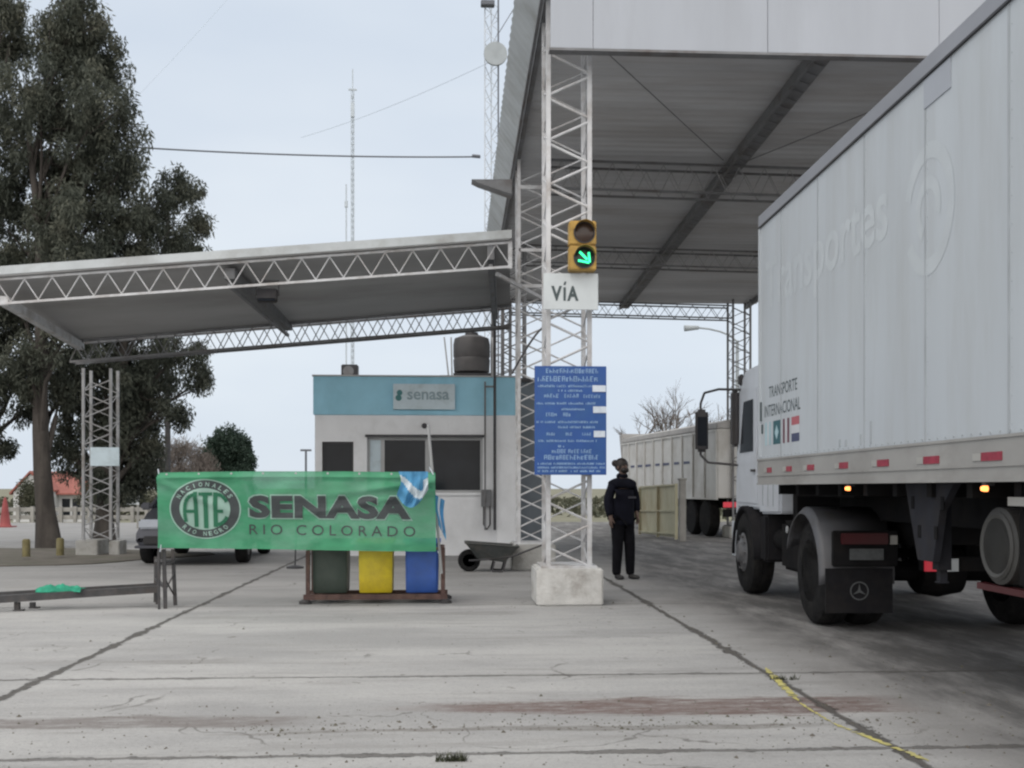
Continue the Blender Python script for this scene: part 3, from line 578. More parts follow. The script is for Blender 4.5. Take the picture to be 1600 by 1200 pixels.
for k in (-1, 1): MB().box((p.x+.13*k, p.y, ZB+.045), (.04, .34, .03)).build('foot', 'dark', ac)
p2 = cp(520, 586, 22.2); mb = MB().box((p2.x, p2.y, ZB+.06), (.16, .2, .06)); tag(mb.build('roof_hatch', 'dark', bevel=.01), 'low dark cover on the office roof left of the air conditioner', 'roof hatch')
# ================================================================ SIGNS AND SIGNAL ON THE FRONT COLUMN
dS = 11.92
def sp(px, py, off=0): p = cp(px, py, dS); return Vector((p.x, SY-off, p.z))
SY = cp(890, 600, dS).y
bb = thing('notice_board', sp(892, 742), 'tall blue board of small white lettering on the front column', 'sign')
a, b = sp(835, 742), sp(948, 572); MB().bx(a.x, b.x, SY, SY+.02, a.z, b.z).build('board', 'bluesign', bb, bevel=.003)
mb = MB(); rnd = random.Random(11)
def scrawl(mb, x0, x1, py, h, dens=.82, t=.35):
    x = x0
    while x < x1:
        wgl = h*rnd.uniform(.45, .7)
        if rnd.random() < dens:
            k = rnd.random(); s = max(1, h*.2)
            z0, z1 = py, py-h*(rnd.choice((1, 1, .75)))
            def q(xa, za, xb, zb): A_, B_ = sp(xa, za, .003), sp(xb, zb, .003); mb.add([(A_.x, A_.y, A_.z), (B_.x, A_.y, A_.z), (B_.x, A_.y, B_.z), (A_.x, A_.y, B_.z)], [(0, 1, 2, 3)])
            q(x, z0, x+s*.8, z1)
            if k > .3: q(x+s*.8, z1+s*.7, x+wgl, z1)
            if k < .75: q(x+wgl-s*.6, z0, x+wgl, (z0+z1)/2 if k < .4 else z1+s*.7)
            if k > .15: q(x+s*.8, (z0+z1)/2+s*.3, x+wgl-s*.6, (z0+z1)/2-s*.3)
            if k > .55: q(x+s*.8, z0, x+wgl-s*.6, z0-s*.7)
        x += wgl+h*.22
for x0, x1, py, h, dn in ((853, 934, 583, 7, 1), (840, 934, 596, 8, 1), (838, 866, 605, 3.4, .9), (870, 930, 605, 3.4, .85), (872, 918, 612, 3.2, .8), (850, 874, 621.5, 6, 1), (882, 905, 621.5, 6, 1), (912, 936, 621.5, 5, 1),
    (838, 866, 632, 3, .9), (870, 930, 632, 3.4, .9), (872, 914, 641, 3, .8), (853, 866, 650.5, 5.5, 1), (880, 892, 650.5, 5.5, 1), (838, 866, 661, 3, .9), (872, 934, 661, 3.2, .9), (872, 930, 669, 3.2, .85),
    (854, 866, 680.5, 4.5, 1), (884, 894, 680.5, 4.5, 1), (910, 922, 680.5, 4.5, 1), (838, 932, 690.5, 3.4, .85), (872, 880, 699, 3.4, .9), (862, 882, 708, 6, 1), (888, 902, 708, 6, 1), (908, 926, 708, 6, 1), (850, 934, 718, 7, 1),
    (840, 945, 726, 3, .85), (840, 945, 732, 3, .85), (840, 945, 737.5, 3, .8)): scrawl(mb, x0, x1, py, h, dn)
mb.build('lettering', 'bluetext', bb, fixn=False)
for (x0, y0, x1, y1) in ((926, 612, 947, 602), (927, 645, 948, 635), (928, 683, 946, 673)):
    a, b = sp(x0, y0, .004), sp(x1, y1, .004); MB().bx(a.x, b.x, a.y-.003, a.y, a.z, b.z).build('sticker', 'paper', bb)
mb = MB(); a, b = sp(838, 585), sp(944, 585); mb.bar((a.x, SY+.045, a.z), (b.x, SY+.045, a.z), .04); mb.build('mounting_rail', 'lattice_dark', bb); a = sp(838, 735); MB().bar((a.x, SY+.045, a.z), (b.x, SY+.045, a.z), .04).build('mounting_rail', 'lattice_dark', bb)
vv = thing('lane_sign', sp(892, 485), 'white rectangular sign reading VÍA below the traffic light', 'sign')
a, b = sp(849, 484), sp(935, 427); MB().bx(a.x, b.x, SY, SY+.02, a.z, b.z).build('panel', 'signw', vv, bevel=.004)
mb = MB(); f2 = lambda x, z: Vector((x, SY-.004, z)); q = lambda px: sp(px, 0).x; z_ = lambda py: sp(0, py).z
text(mb, 'V', (q(861), z_(470), q(878), z_(447)), f2, .04); text(mb, 'I', (q(880.2), z_(470), q(884), z_(449)), f2, .03); text(mb, 'A', (q(886), z_(470), q(904), z_(447)), f2, .04)
mb.add([f2(q(880), z_(445.5)), f2(q(883.5), z_(445.5)), f2(q(885), z_(440)), f2(q(882), z_(440))], [(0, 1, 2, 3)])
mb.build('lettering', 'tealett', vv, fixn=False)
MB().bx(q(856), q(928), SY+.022, SY+.05, z_(460), z_(452)).build('mounting_rail', 'lattice_dark', vv)
tl = thing('traffic_light', sp(909, 425), 'yellow two-lamp traffic light showing a green arrow on the front column', 'traffic light')
x0, x1 = q(888), q(930)
for k, (ya, yb) in enumerate(((386, 348.5), (425, 387))):
    mb = MB(); mb.bx(x0, x1, SY-.12, SY+.06, z_(ya), z_(yb)); mb.build('housing', 'yellowbox', tl, bevel=.012)
    cx, cz = q(911), z_((ya+yb)/2); r = .105
    MB().lathe([(r+.012, 0), (r+.012, -.014), (r, -.014), (r, 0)], (cx, SY-.121, cz), 'Y', 28).build('lens_rim', 'dark', tl, smooth=True)
    MB().lathe([(r-.002, 0), (r*.7, -.012), (.01, -.018)], (cx, SY-.125, cz), 'Y', 28).build('lens', 'lensoff' if k == 0 else 'lensbk', tl, smooth=True)
    mb = MB(); n = 14       # visor over the lens
    vi = [(cx+math.cos(t)*(r+.014), SY-.12-d_, cz+math.sin(t)*(r+.014)) for d_ in (0, .11) for t in [R(12)+R(156)*i/n for i in range(n+1)]]
    mb.add(vi, [(i, i+1, n+2+i, n+1+i) for i in range(n)]); mb.build('visor', 'yellowbox', tl, solid=.004)
cx, cz = q(911), z_(405.5)
mb = MB(); u = lambda x, z: Vector((cx+x, SY-.150, cz+z))
def stroke(x0_, z0_, x1_, z1_, w_):
    d_ = Vector((x1_-x0_, z1_-z0_)).normalized(); nn = Vector((-d_.y, d_.x))*w_/2
    mb.add([u(x0_+nn.x, z0_+nn.y), u(x1_+nn.x, z1_+nn.y), u(x1_-nn.x, z1_-nn.y), u(x0_-nn.x, z0_-nn.y)], [(0, 1, 2, 3)])
stroke(-.055, .055, .03, -.03, .026); stroke(-.07, -.04, .05, -.062, .024); stroke(.045, .05, .055, -.06, .024)
mb.build('arrow', 'green_on', tl, fixn=False)
tag(MB().path([sp(815+0*k, 0) if False else cp(848-(48*k/8), 512+72*(k/8)**1.25, 13.2) for k in range(9)], .028).build('cable', 'dark'), 'dark cable sagging across the lattice behind the blue board', 'cable')
# ================================================================ BANNER
dB = 11.65
def banner(px, py, off=0):
    u = (px-247)/433; v = (py-738)/120
    top = 738.5-2.2*math.sin(math.pi*min(1, max(0, u))); bot = 856+6*u
    d = dB+.12*u
    p = cp(px+ (1.5*v*u), top+(bot-top)*v, d)
    wv = .022*math.sin(u*9+v*1.2)+.012*math.sin(u*21-v*3)+.018*math.sin(v*5+u*3)
    fold = .03*math.exp(-((v-.12-.5*(1-u)**1.0*.9)/.05)**2)*max(0, (u-.45))*1.6+.022*math.exp(-((v-.22-.7*(1-u))/.045)**2)*max(0, u-.3)
    fold += .02*math.exp(-((v-.1-1.6*u)/.06)**2)*max(0, .35-u)*2 + .010*math.exp(-((v-.07)/.03)**2)
    wv += .012*math.sin(u*38+v*9)*math.exp(-((v-.15)/.2)**2)+.008*math.sin(u*60+2)*v
    p.y -= wv*1.3+fold*2.6+off; return p
bn = thing('protest_banner', cp(463, 858, dB), 'green cloth banner with round emblem and the word SENASA, stretched between two poles', 'banner')
mb = MB().grid(lambda a, b: banner(247+433*a, 738+120*b), 170, 56); mb.build('cloth', 'banner', bn, smooth=True, fixn=False)
mb = MB(); text(mb, 'SENASA', (386, 812, 644, 773), lambda a, b: banner(a, b, .007), .06, 1.04, 6); mb.build('lettering_outline', 'bpale', bn, fixn=False)
mb = MB(); text(mb, 'SENASA', (388.5, 810, 641.5, 775), lambda a, b: banner(a, b, .014), .05, 1.06, 6); mb.build('lettering', 'bdark', bn, fixn=False)
mb = MB(); text(mb, 'RIO COLORADO', (388, 835.5, 648, 820), lambda a, b: banner(a, b, .006), .0, 1.5, 8); mb.build('small_lettering', 'bdark', bn, fixn=False)
def ring(mb, r0, r1, off, n=64, a0=0, a1=2*math.pi):
    m_ = max(1, int((r1-r0)/3)); w_ = m_+1
    vs = [banner(321+(r0+(r1-r0)*j/m_)*math.cos(a0+(a1-a0)*i/n), 796-(r0+(r1-r0)*j/m_)*.85*math.sin(a0+(a1-a0)*i/n), off) for i in range(n+1) for j in range(w_)]
    mb.add(vs, [(w_*i+j, w_*i+j+1, w_*(i+1)+j+1, w_*(i+1)+j) for i in range(n) for j in range(m_)])
mb = MB(); ring(mb, .1, 38.5, .006); ring(mb, 53, 55, .006); mb.build('emblem_disc', 'bpale', bn, fixn=False)
mb = MB(); ring(mb, 38.7, 52.8, .006); mb.build('emblem_ring', 'bdark', bn, fixn=False)
mb = MB()
for pth in ([(307, 773), (301, 775), (296, 779), (292.5, 785), (291, 793), (290.5, 802), (291, 809), (292.5, 816)], [(343, 773.5), (348, 776), (352, 780), (354.5, 785)], [(343, 820), (348, 817), (352, 813), (354.5, 808)]):
    for (a_, b_), (c_2, d_2) in zip(pth[:-1], pth[1:]):
        l_ = math.hypot(c_2-a_, d_2-b_); nx_, ny_ = -(d_2-b_)/l_*2.7, (c_2-a_)/l_*2.7
        mb.add([banner(a_+nx_, b_+ny_, .014), banner(c_2+nx_, d_2+ny_, .014), banner(c_2-nx_, d_2-ny_, .014), banner(a_-nx_, b_-ny_, .014)], [(0, 1, 2, 3)])
for (xa, xb, za, zb) in ((305, 311, 769, 824), (293, 305, 797, 802),
                         (313, 333, 770, 775), (319.5, 326.5, 775, 826), (334.5, 341, 770, 824), (341, 345, 771, 776.5), (341, 349, 797, 802), (341, 345, 817, 822.5)):
    mb.grid(lambda a, b: banner(xa+(xb-xa)*a, za+(zb-za)*b, .014), max(1, int((xb-xa)/3)), max(1, int((zb-za)/3)))
mb.build('emblem_letters', 'bgreen', bn, fixn=False)
mb = MB()
for word, c, span, rr, flip in (('NACIONALES', R(90), R(118), 45.5, 1), ('RIO NEGRO', R(270), R(86), 45.5, -1)):
    for i, chh in enumerate(word):
        if chh == ' ': continue
        t = c+(span/2-span*i/(len(word)-1))*flip
        def f_(a, b, t=t, flip=flip):
            ux, uz = math.cos(t)*flip, math.sin(t)*flip       # up direction of the letter
            rx, rz = uz, -ux
            return banner(321+rr*math.cos(t)+rx*a+ux*b, 796-.85*(rr*math.sin(t)+rz*a+uz*b), .012)
        ww = 2.8 if chh != 'I' else .7
        text(mb, chh, (-ww, -4, ww, 4), f_, .02)
mb.build('emblem_ring_letters', 'bpale', bn, fixn=False)
pl = MB(); a = gp(250, 946); t_ = cp(248, 735, a.y); t_ = cp(248.5, 733, dB+.05); pl.bar((t_.x, t_.y, 0), t_, .028, n=8); pl.build('pole', 'steel_dark', bn)
pl = MB(); t_ = cp(669, 664, dB+.17); b_ = cp(690, 900, dB+.50); pl.bar((b_.x, b_.y, .35), t_, .032, n=8); pl.build('pole', 'alu', bn)
for px_, py_, qx, qy, dd_ in ((249, 740, 247, 733, dB), (252, 853, 250, 862, dB), (677, 741, 671, 730, dB+.13), (683, 858, 687, 868, dB+.2)):
    MB().path([banner(px_, py_, .01), cp(qx, qy, dd_)], .012).build('tie_cord', 'flagw', bn)
for k in range(9): p_ = banner(262+k*50, 741, .004); MB().lathe([(.012, 0), (.012, -.003), (.006, -.003)], p_, 'Y', 10).build('eyelet', 'alu', bn)
# flag bundled on the right end
fg = thing('bundled_flag', cp(647, 740, dB-.1), 'light blue and white flag knotted over the top right of the banner', 'flag')
mb = MB(); nu, nv = 28, 22
def flagp(u_, v_):
    x = 623+46*u_+4*math.sin(v_*4)*(1-u_); dep = 56*(.45+.55*math.sin(math.pi*min(1, u_*.85+.12)))
    p = cp(x, 737+dep*v_, dB-.02); p.y -= .06+.035*math.sin(v_*11+u_*6)*v_+.03*math.sin(u_*19+v_*4)*(.3+v_); return p
mb.grid(flagp, nu, nv); mb.mi = [(1 if abs((k//nu)/nv-(.25+.75*((k % nu)/nu)**1.3)) < .13 or ((k % nu)/nu > .82 and (k//nu)/nv > .3) else 0) for k in range(len(mb.f))]
mb.build('knotted_cloth', ['flagb', 'flagw'], fg, smooth=True, fixn=False)
mb = MB(); mb.grid(lambda a, b: cp(679+16*a+4*b*(1-a)-2*math.sin(b*5)+4*b*a*0, 772+(48+14*a)*b+10*a, dB+.2)+Vector((0, .03*math.sin(a*9+b*2), 0)), 10, 16); mb.mi = [(1 if (k % 10) in (4, 5) else 0) for k in range(len(mb.f))]
mb.build('hanging_tail', ['flagb', 'flagw'], fg, smooth=True, fixn=False)
# ================================================================ BINS
rk = thing('bin_rack', gp(588, 943), 'rusty brown steel rack holding three recycling bins under the banner', 'rack')
d0 = dz(943); XLk, XRk = cp(482, 900, d0).x, cp(692, 900, d0).x; YK = cp(588, 900, d0).y
mb = MB()
for y in (YK, YK+.5):
    mb.bar((XLk-.05, y, .075), (XRk+.05, y, .075), .05, .06); mb.bar((XLk, y, .62), (XRk, y, .62), .035)
for x in (XLk, XRk): mb.bar((x, YK+.0, .62), (x, YK+.5, .62), .035); mb.bar((x, YK, .06), (x, YK+.5, .06), .04)
mb.build('frame', 'rustf', rk)
for x in (XLk, XRk):
    for y in (YK, YK+.5): MB().bar((x, y, .1), (x, y, .6), .045).build('post', 'rustf', rk)
for x in (XLk-.03, XRk+.03):
    for y in (YK, YK+.5): MB().lathe([(.07, 0), (.07, .03), (.035, .05)], (x, y, 0), 'Z', 16).build('foot', 'dark', rk)
for k, (px0, px1, mt_, nm) in enumerate(((488, 542, 'bin_g', 'dark green recycling bin, left of the three in the rusty rack'), (560, 613, 'bin_y', 'bright yellow recycling bin in the middle of the rusty rack'), (633, 685, 'bin_b', 'blue recycling bin, right of the three in the rusty rack'))):
    x0, x1 = cp(px0, 900, d0).x, cp(px1, 900, d0).x; xc = (x0+x1)/2; hw = (x1-x0)/2
    b_ = thing('recycling_bin', (xc, YK+.24, .12), nm, 'bin', group='recycling bins in the rack')
    mb = MB(); rings = []
    for z, s, yb in ((.115, .93, .19), (.13, .97, .2), (.3, .985, .205), (.55, 1.0, .21), (.70, 1.0, .21)):
        rings.append([(xc+sx*hw*s*cx_, YK+.24+yb*cy_-.0, z) for sx, cx_, cy_ in ((-1, 1, -.9), (-1, .86, -1), (1, .86, -1), (1, 1, -.9), (1, 1, .9), (1, .86, 1), (-1, .86, 1), (-1, 1, .9))])
    vs = [v for r_ in rings for v in r_]; n = 8
    mb.add(vs, [(i*n+k_, i*n+(k_+1) % n, (i+1)*n+(k_+1) % n, (i+1)*n+k_) for i in range(4) for k_ in range(n)]+[tuple(range(7, -1, -1))])
    mb.build('body', mt_, b_, smooth=True)
    mb = MB(); mb.box((xc, YK+.24-.225, .70), (2*hw+.03, .03, .035)); mb.box((xc, YK+.24+.225, .70), (2*hw+.03, .03, .035)); mb.box((xc-hw-.01, YK+.24, .70), (.03, .42, .035)); mb.box((xc+hw+.01, YK+.24, .70), (.03, .42, .035)); mb.build('rim', mt_, b_)
# ================================================================ LOW RAIL WITH TRESTLE END
dr = 11.7
rl = thing('low_steel_bench', gp(250, 950), 'long low dark steel rail on short feet with a taller trestle at its right end', 'bench')
P = lambda px, py, d=dr: cp(px, py, d)
mb = MB(); mb.bar(P(-60, 940, 11.35), P(250, 920, 12.0), .09, .075); mb.bar(P(-60, 932, 11.6), P(250, 914, 12.25), .05, .05); mb.build('rail', 'steel_dark', rl)
for px, d in ((-40, 11.45), (27, 11.55), (51, 11.8)):
    a = P(px, 941, d); MB().bar((a.x, a.y, a.z), (a.x, a.y, .01), .05).box((a.x+.02, a.y, .008), (.1, .07, .016)).build('foot', 'steel_dark', rl)
legs = [((249, 862), (246, 940), 12.2), ((256, 858), (258.5, 951), 11.75), ((270, 858), (274, 943), 12.1), ((244, 870), (243, 936), 12.45)]
for t_, b_, d in legs: a, b = P(*t_, d), P(*b_, d); MB().bar((b.x, b.y, 0), a, .035).build('leg', 'steel_dark', rl)
mb = MB(); mb.bar(P(243, 876, 12.45), P(257, 876, 11.75), .03); mb.bar(P(256, 878, 11.75), P(271, 878, 12.1), .03); mb.bar(P(244, 905, 12.45), P(258, 918, 11.75), .03); mb.bar(P(257, 925, 11.75), P(272, 896, 12.1), .02, n=6); mb.bar(P(257, 903, 11.75), P(272, 930, 12.1), .02, n=6); mb.build('brace', 'steel_dark', rl)
c_ = P(90, 926, 11.62)
mb = MB(); rnd = random.Random(5)
def ragf(u_, v_):
    x = (u_-.5)*.48; y = (v_-.5)*.17; e = max(0, 1-(abs(u_-.5)*2)**3)*max(0, 1-(abs(v_-.5)*2)**3)
    return Vector((c_.x+x, c_.y+.08+y*(.8+.5*math.sin(u_*7)), c_.z+.035+e*(.03+.02*math.sin(u_*7+1)*math.sin(v_*5)+.014*math.sin(u_*19+v_*6)+.01*math.sin(u_*37-v_*9))-(.03 if v_ < .15 else 0)))
mb.grid(ragf, 30, 12); tag(mb.build('green_rag', 'tcloth', smooth=True, fixn=False, solid=.004), 'crumpled green cloth lying on the low steel rail', 'cloth')
p = gp(461, 888); sb = thing('sign_stand', p, 'small dark round weighted stand with thin pole on the concrete behind the banner', 'stand')
MB().lathe([(.14, 0), (.14, .03), (.05, .05)], p, 'Z', 20).build('base', 'dark', sb); MB().bar(p, p+Vector((.02, 0, .75)), .025, n=8).build('pole', 'dark', sb)
# ================================================================ WHEELBARROW
wb0 = gp(733, 893); wb = thing('wheelbarrow', wb0, 'dark empty wheelbarrow beside the second column plinth', 'wheelbarrow')
d = wb0.y; W = lambda px, py, y=0: Vector((cp(px, py, 17.0).x, wb0.y+y, cp(px, py, 17.0).z))
mb = MB(); T4 = [W(727, 847), W(809, 853)]; B4 = [W(744, 872), W(790, 876)]
top = [W(727, 847, -.28), W(809, 853, -.3), W(809, 853, .3), W(727, 847, .28)]; bot = [W(746, 871, -.17), W(788, 877, -.2), W(788, 877, .2), W(746, 871, .17)]
mb.add(top+bot, [(0, 1, 5, 4), (1, 2, 6, 5), (2, 3, 7, 6), (3, 0, 4, 7), (4, 5, 6, 7)]); mb.build('tray', 'barrow', wb, solid=.012)
mb = MB().path([*top, top[0]], .03); mb.build('tray_rim', 'barrow', wb)
mb = MB(); mb.lathe([(.1, -.04), (.15, -.048), (.172, -.03), (.176, 0), (.172, .03), (.15, .048), (.1, .04), (.1, -.04)], wb0+Vector((0, 0, .176)), 'Y', 26); wh = mb.build('wheel', 'rubber', wb, smooth=True)
MB().lathe([(.1, -.02), (.09, -.03), (.03, -.04), (.03, .04), (.09, .03), (.1, .02)], wb0+Vector((0, 0, .176)), 'Y', 20).build('rim', 'dark', wh, smooth=True)
for s in (-1, 1):
    MB().path([wb0+Vector((0, s*.07, .176)), W(748, 874, s*.17), W(800, 868, s*.24), W(846, 850, s*.3)], .032).build('handle', 'dark', wb)
    MB().path([W(772, 876, s*.2), W(768, 891, s*.22), W(785, 892, s*.22), W(790, 874, s*.2)], .028).build('leg', 'dark', wb)
# ================================================================ SEMI-TRAILER
fl0 = cp(1187, 763, 11.46); head = math.atan(95/1700)-math.atan(60/1700)      # heading against the lane
tr = thing('semi_trailer', (fl0.x, fl0.y, 0), 'long white box semi-trailer filling the right side of the picture', 'trailer', rz=-head)
def tl_(px): # distance behind the front-left corner where the trailer side crosses a photo column
    d = 3.013*F/(px-740); return (d-11.46)*1.0
LZ = 14.3
MB().bx(0, 2.6, -LZ, 0, 1.604, 4.03).build('body', 'trailer', tr, local=True)
mb = MB(); mb.bx(-.012, .05, -LZ, .012, 4.035, 4.165); mb.bx(2.55, 2.612, -LZ, .012, 4.035, 4.165); mb.bx(.053, 2.547, -.04, .012, 4.035, 4.165); mb.bx(.053, 2.547, -LZ, -.045, 4.035, 4.15); mb.build('top_rail', 'trrail', tr, local=True, bevel=.006)
mb = MB(); mb.bx(-.018, -.002, -LZ, .012, 4.03, 4.045); mb.build('rail_drip_edge', 'dark', tr, local=True)
mb = MB(); mb.bx(-.018, .06, -LZ, .01, 1.34, 1.60); mb.bx(2.54, 2.618, -LZ, .01, 1.34, 1.60); mb.bx(.063, 2.537, -.05, .01, 1.34, 1.60); mb.bx(-.026, -.0185, -LZ, .01, 1.588, 1.606); mb.bx(-.026, -.0185, -LZ, .01, 1.425, 1.433); mb.bx(-.030, -.0185, -LZ, .01, 1.337, 1.352)
mb.build('bottom_rail', 'trrailb', tr, local=True)
MB().bx(-.013, .035, -.045, .014, 1.62, 4.03).build('corner_post', 'trailer', tr, local=True, bevel=.006)
mb = MB()
for k in range(13):
    y = -.80-1.135*k
    if y > -LZ: mb.bx(-.003, .001, y-.012, y+.012, 1.61, 4.02)
mb.build('panel_seam', 'seam', tr, local=True)
mb = MB()     # rivets along the seams and the lower edge
for k in range(8):
    y = -.80-1.135*k
    for z in np.arange(1.66, 4.0, .16): mb.box((-.0015, y-.035, z), (.003, .005, .005))
for y in np.arange(-.08, -8.5, -.12): mb.box((-.003, y, 1.625), (.006, .009, .009))
mb.build('rivets', 'seam', tr, local=True)
mb = MB(); rnd = random.Random(8)       # scuffs just above the rail
for px, h in ((1312, .06), (1322, .05), (1345, .08), (1361, .17), (1190, .25), (1192, .12)):
    mb = MB(); y = tl_(px); mb.bx(-.004, .001, y-.02, y+.02*rnd.uniform(.5, 1), 1.64, 1.64+h) if px > 1200 else mb.bx(-.015, .001, y-.01, y+.012, 1.75+h, 1.75+h*1.8)
    mb.build('scuff_mark', 'seam' if px > 1200 else 'tealett', tr, local=True)
mb = MB(); y = tl_(1480); mb.bx(-.007, .001, tl_(1487), tl_(1445), 3.83, 4.02); mb.build('repair_patch', 'fascia', tr, local=True)
for px, w_ in ((1205, .16), (1236, .17), (1270, .19), (1322, .2), (1384, .22), (1460, .24), (1555, .25)):
    y = tl_(px); r_ = MB().bx(-.024, -.0185, y-w_/2, y+w_/2, 1.46, 1.51).build('reflector', 'refl', tr, local=True)
    MB().bx(-.024, -.0185, y+w_/2+.006, y+w_/2+.11, 1.463, 1.507).build('pale_segment', 'reflw', r_, local=True)
for px in (1328, 1543):
    y = tl_(px)*1.0; m_ = MB().bx(-.02, .03, y-.03, y+.03, 1.315, 1.336).build('marker_lamp', 'dark', tr, local=True)
    MB().lathe([(.004, -.04), (.013, -.036), (.018, -.018), (.018, .0)], (.0, y, 1.298), 'X', 14).build('lens', 'amber', m_, local=True, smooth=True)
side = lambda a, b: Vector((-.0012, -a, b))                 # a = metres behind the front, b = height
mb = MB(); text(mb, 'TRANSPORTE', (.36, 2.22, 1.33, 2.335), side, .006); text(mb, 'INTERNACIONAL', (.20, 2.03, 1.43, 2.15), side, .006); mb.build('lettering', 'tealett', tr, local=True, fixn=False)
def decal(x0, x1, cols, horiz=True, ex=None):
    z0, z1 = 1.74, 1.975; mb = MB(); n = len(cols); ms = []
    for i, c in enumerate(cols):
        mb.m = ms.index(c) if c in ms else (ms.append(c) or len(ms)-1)
        if horiz: za, zb = z1-(z1-z0)*i/n, z1-(z1-z0)*(i+1)/n; mb.add([side(x0, za), side(x1, za), side(x1, zb), side(x0, zb)], [(0, 1, 2, 3)])
        else: xa, xb = x0+(x1-x0)*i/n, x0+(x1-x0)*(i+1)/n; mb.add([side(xa, z1), side(xb, z1), side(xb, z0), side(xa, z0)], [(0, 1, 2, 3)])
    if ex:
        mb.m = ms.index(ex) if ex in ms else (ms.append(ex) or len(ms)-1); xm, zm = (x0+x1)/2, (z0+z1)/2; s_ = lambda a, b: side(a, b)+Vector((-.002, 0, 0))
        mb.add([s_(xm-.07, zm), s_(xm, zm+.075), s_(xm+.07, zm), s_(xm, zm-.075)], [(0, 1, 2, 3)])
    mb.build('decal', ms, tr, local=True, fixn=False)
decal(.22, .44, ['f1', 'f0', 'f1'], False); decal(.52, .78, ['f2'], True, 'f1'); decal(.86, 1.08, ['f3', 'f0', 'f3'], False); decal(1.15, 1.40, ['f4', 'f0', 'f5'])
mb = MB(); fd = lambda a, b: Vector((-.0016, -a, b)); text(mb, 'Transportes', (.25, 2.98, 3.55, 3.62), fd, .02); mb.build('faded_lettering', 'ghost', tr, local=True, fixn=False)
mb = MB()
for (r0, r1, a0, a1) in ((.30, .40, 20, 330), (.12, .2, -60, 200)):
    vs = []; n = 40
    for i in range(n+1):
        t = R(a0+(a1-a0)*i/n)
        for r in (r0, r1): vs.append((-.0016, -4.25+r*math.cos(t), 3.15+r*1.1*math.sin(t)))
    mb.add(vs, [(2*i, 2*i+1, 2*i+3, 2*i+2) for i in range(n)])
mb.build('faded_emblem', 'ghost', tr, local=True, fixn=False)
# under the trailer
mb = MB(); mb.bx(.75, .87, -LZ, -.3, 1.0, 1.337); mb.bx(1.73, 1.85, -LZ, -.3, 1.0, 1.337)
for k in range(22): y = -.5-k*.6; mb.bx(.07, 2.53, y-.04, y+.04, 1.24, 1.336)
mb.bx(.3, 2.3, -2.0, -.25, 1.22, 1.235); mb.build('chassis', 'chassis', tr, local=True)
for sx in (0, 1):
    X = .10 if sx == 0 else 2.44; y0, y1 = tl_(1393), tl_(1478)
    mb = MB(); mb.prism([(X, y0, 1.335), (X, y1+.1, 1.335), (X, y1+.32, 1.15), (X, tl_(1435), .80), (X, tl_(1412), .80)], (.05, 0, 0))
    g_ = mb.build('landing_gear', 'gearm', tr, local=True)
    ym = tl_(1426); mb = MB(); mb.bx(X+.06, X+.15, ym-.05, ym+.05, .74, 1.3); mb.bx(X+.08, X+.13, ym-.03, ym+.03, .66, .74); mb.bx(X+.07, X+.14, ym-.035, ym+.035, .65, .66); mb.build('leg', 'gearm', g_, local=True)
    [MB().box((X-.002, tl_(a_), z), (.006, .05, .09)).build('slot', 'chassis', g_, local=True, bevel=.002) for a_, z in ((1415, 1.0), (1440, 1.0), (1405, 1.2), (1450, 1.2))]
yt = tl_(1519)+.02
mb = MB(); mb.lathe([(.20, 0), (.235, .02), (.235, .55), (.2, .57)], (.16, yt, .95), 'X', 32); t_ = mb.build('air_tank', 'tank', tr, local=True, smooth=True)
mb = MB(); mb.lathe([(.17, .0), (.19, -.012), (.21, .0)], (.16, yt, .95), 'X', 32); mb.build('end_rim', 'tank', t_, local=True, smooth=True)
MB().bx(.14, .5, yt-.55, yt-.30, .72, 1.2).build('equipment_box', 'chassis', tr, local=True, bevel=.02)
MB().bx(.18, .24, yt-.7, yt+.3, .665, .705).build('red_bar', 'darkred', tr, local=True)
MB().bx(.05, .06, yt-.66, yt-.36, 1.20, 1.25).build('pale_plate', 'reflw', tr, local=True)
for k, ya in enumerate((-9.6, -10.95, -12.3)):
    MB().bar((.3, ya, .52), (2.3, ya, .52), .14, n=10).build('axle', 'chassis', tr, local=True)
    for X in (.02, 2.28):
        wh = MB().lathe([(.29, 0), (.44, -.0), (.5, .04), (.515, .15), (.5, .26), (.44, .30), (.29, .30), (.29, 0)], (X, ya, .515), 'X', 36).build('wheel', 'rubber', tr, local=True, smooth=True)
        MB().lathe([(.29, .06), (.27, .10), (.16, .16), (.13, .05), (.01, .04), (.01, .25), (.29, .25)], (X, ya, .515), 'X', 28).build('rim', 'rim', wh, local=True, smooth=True)
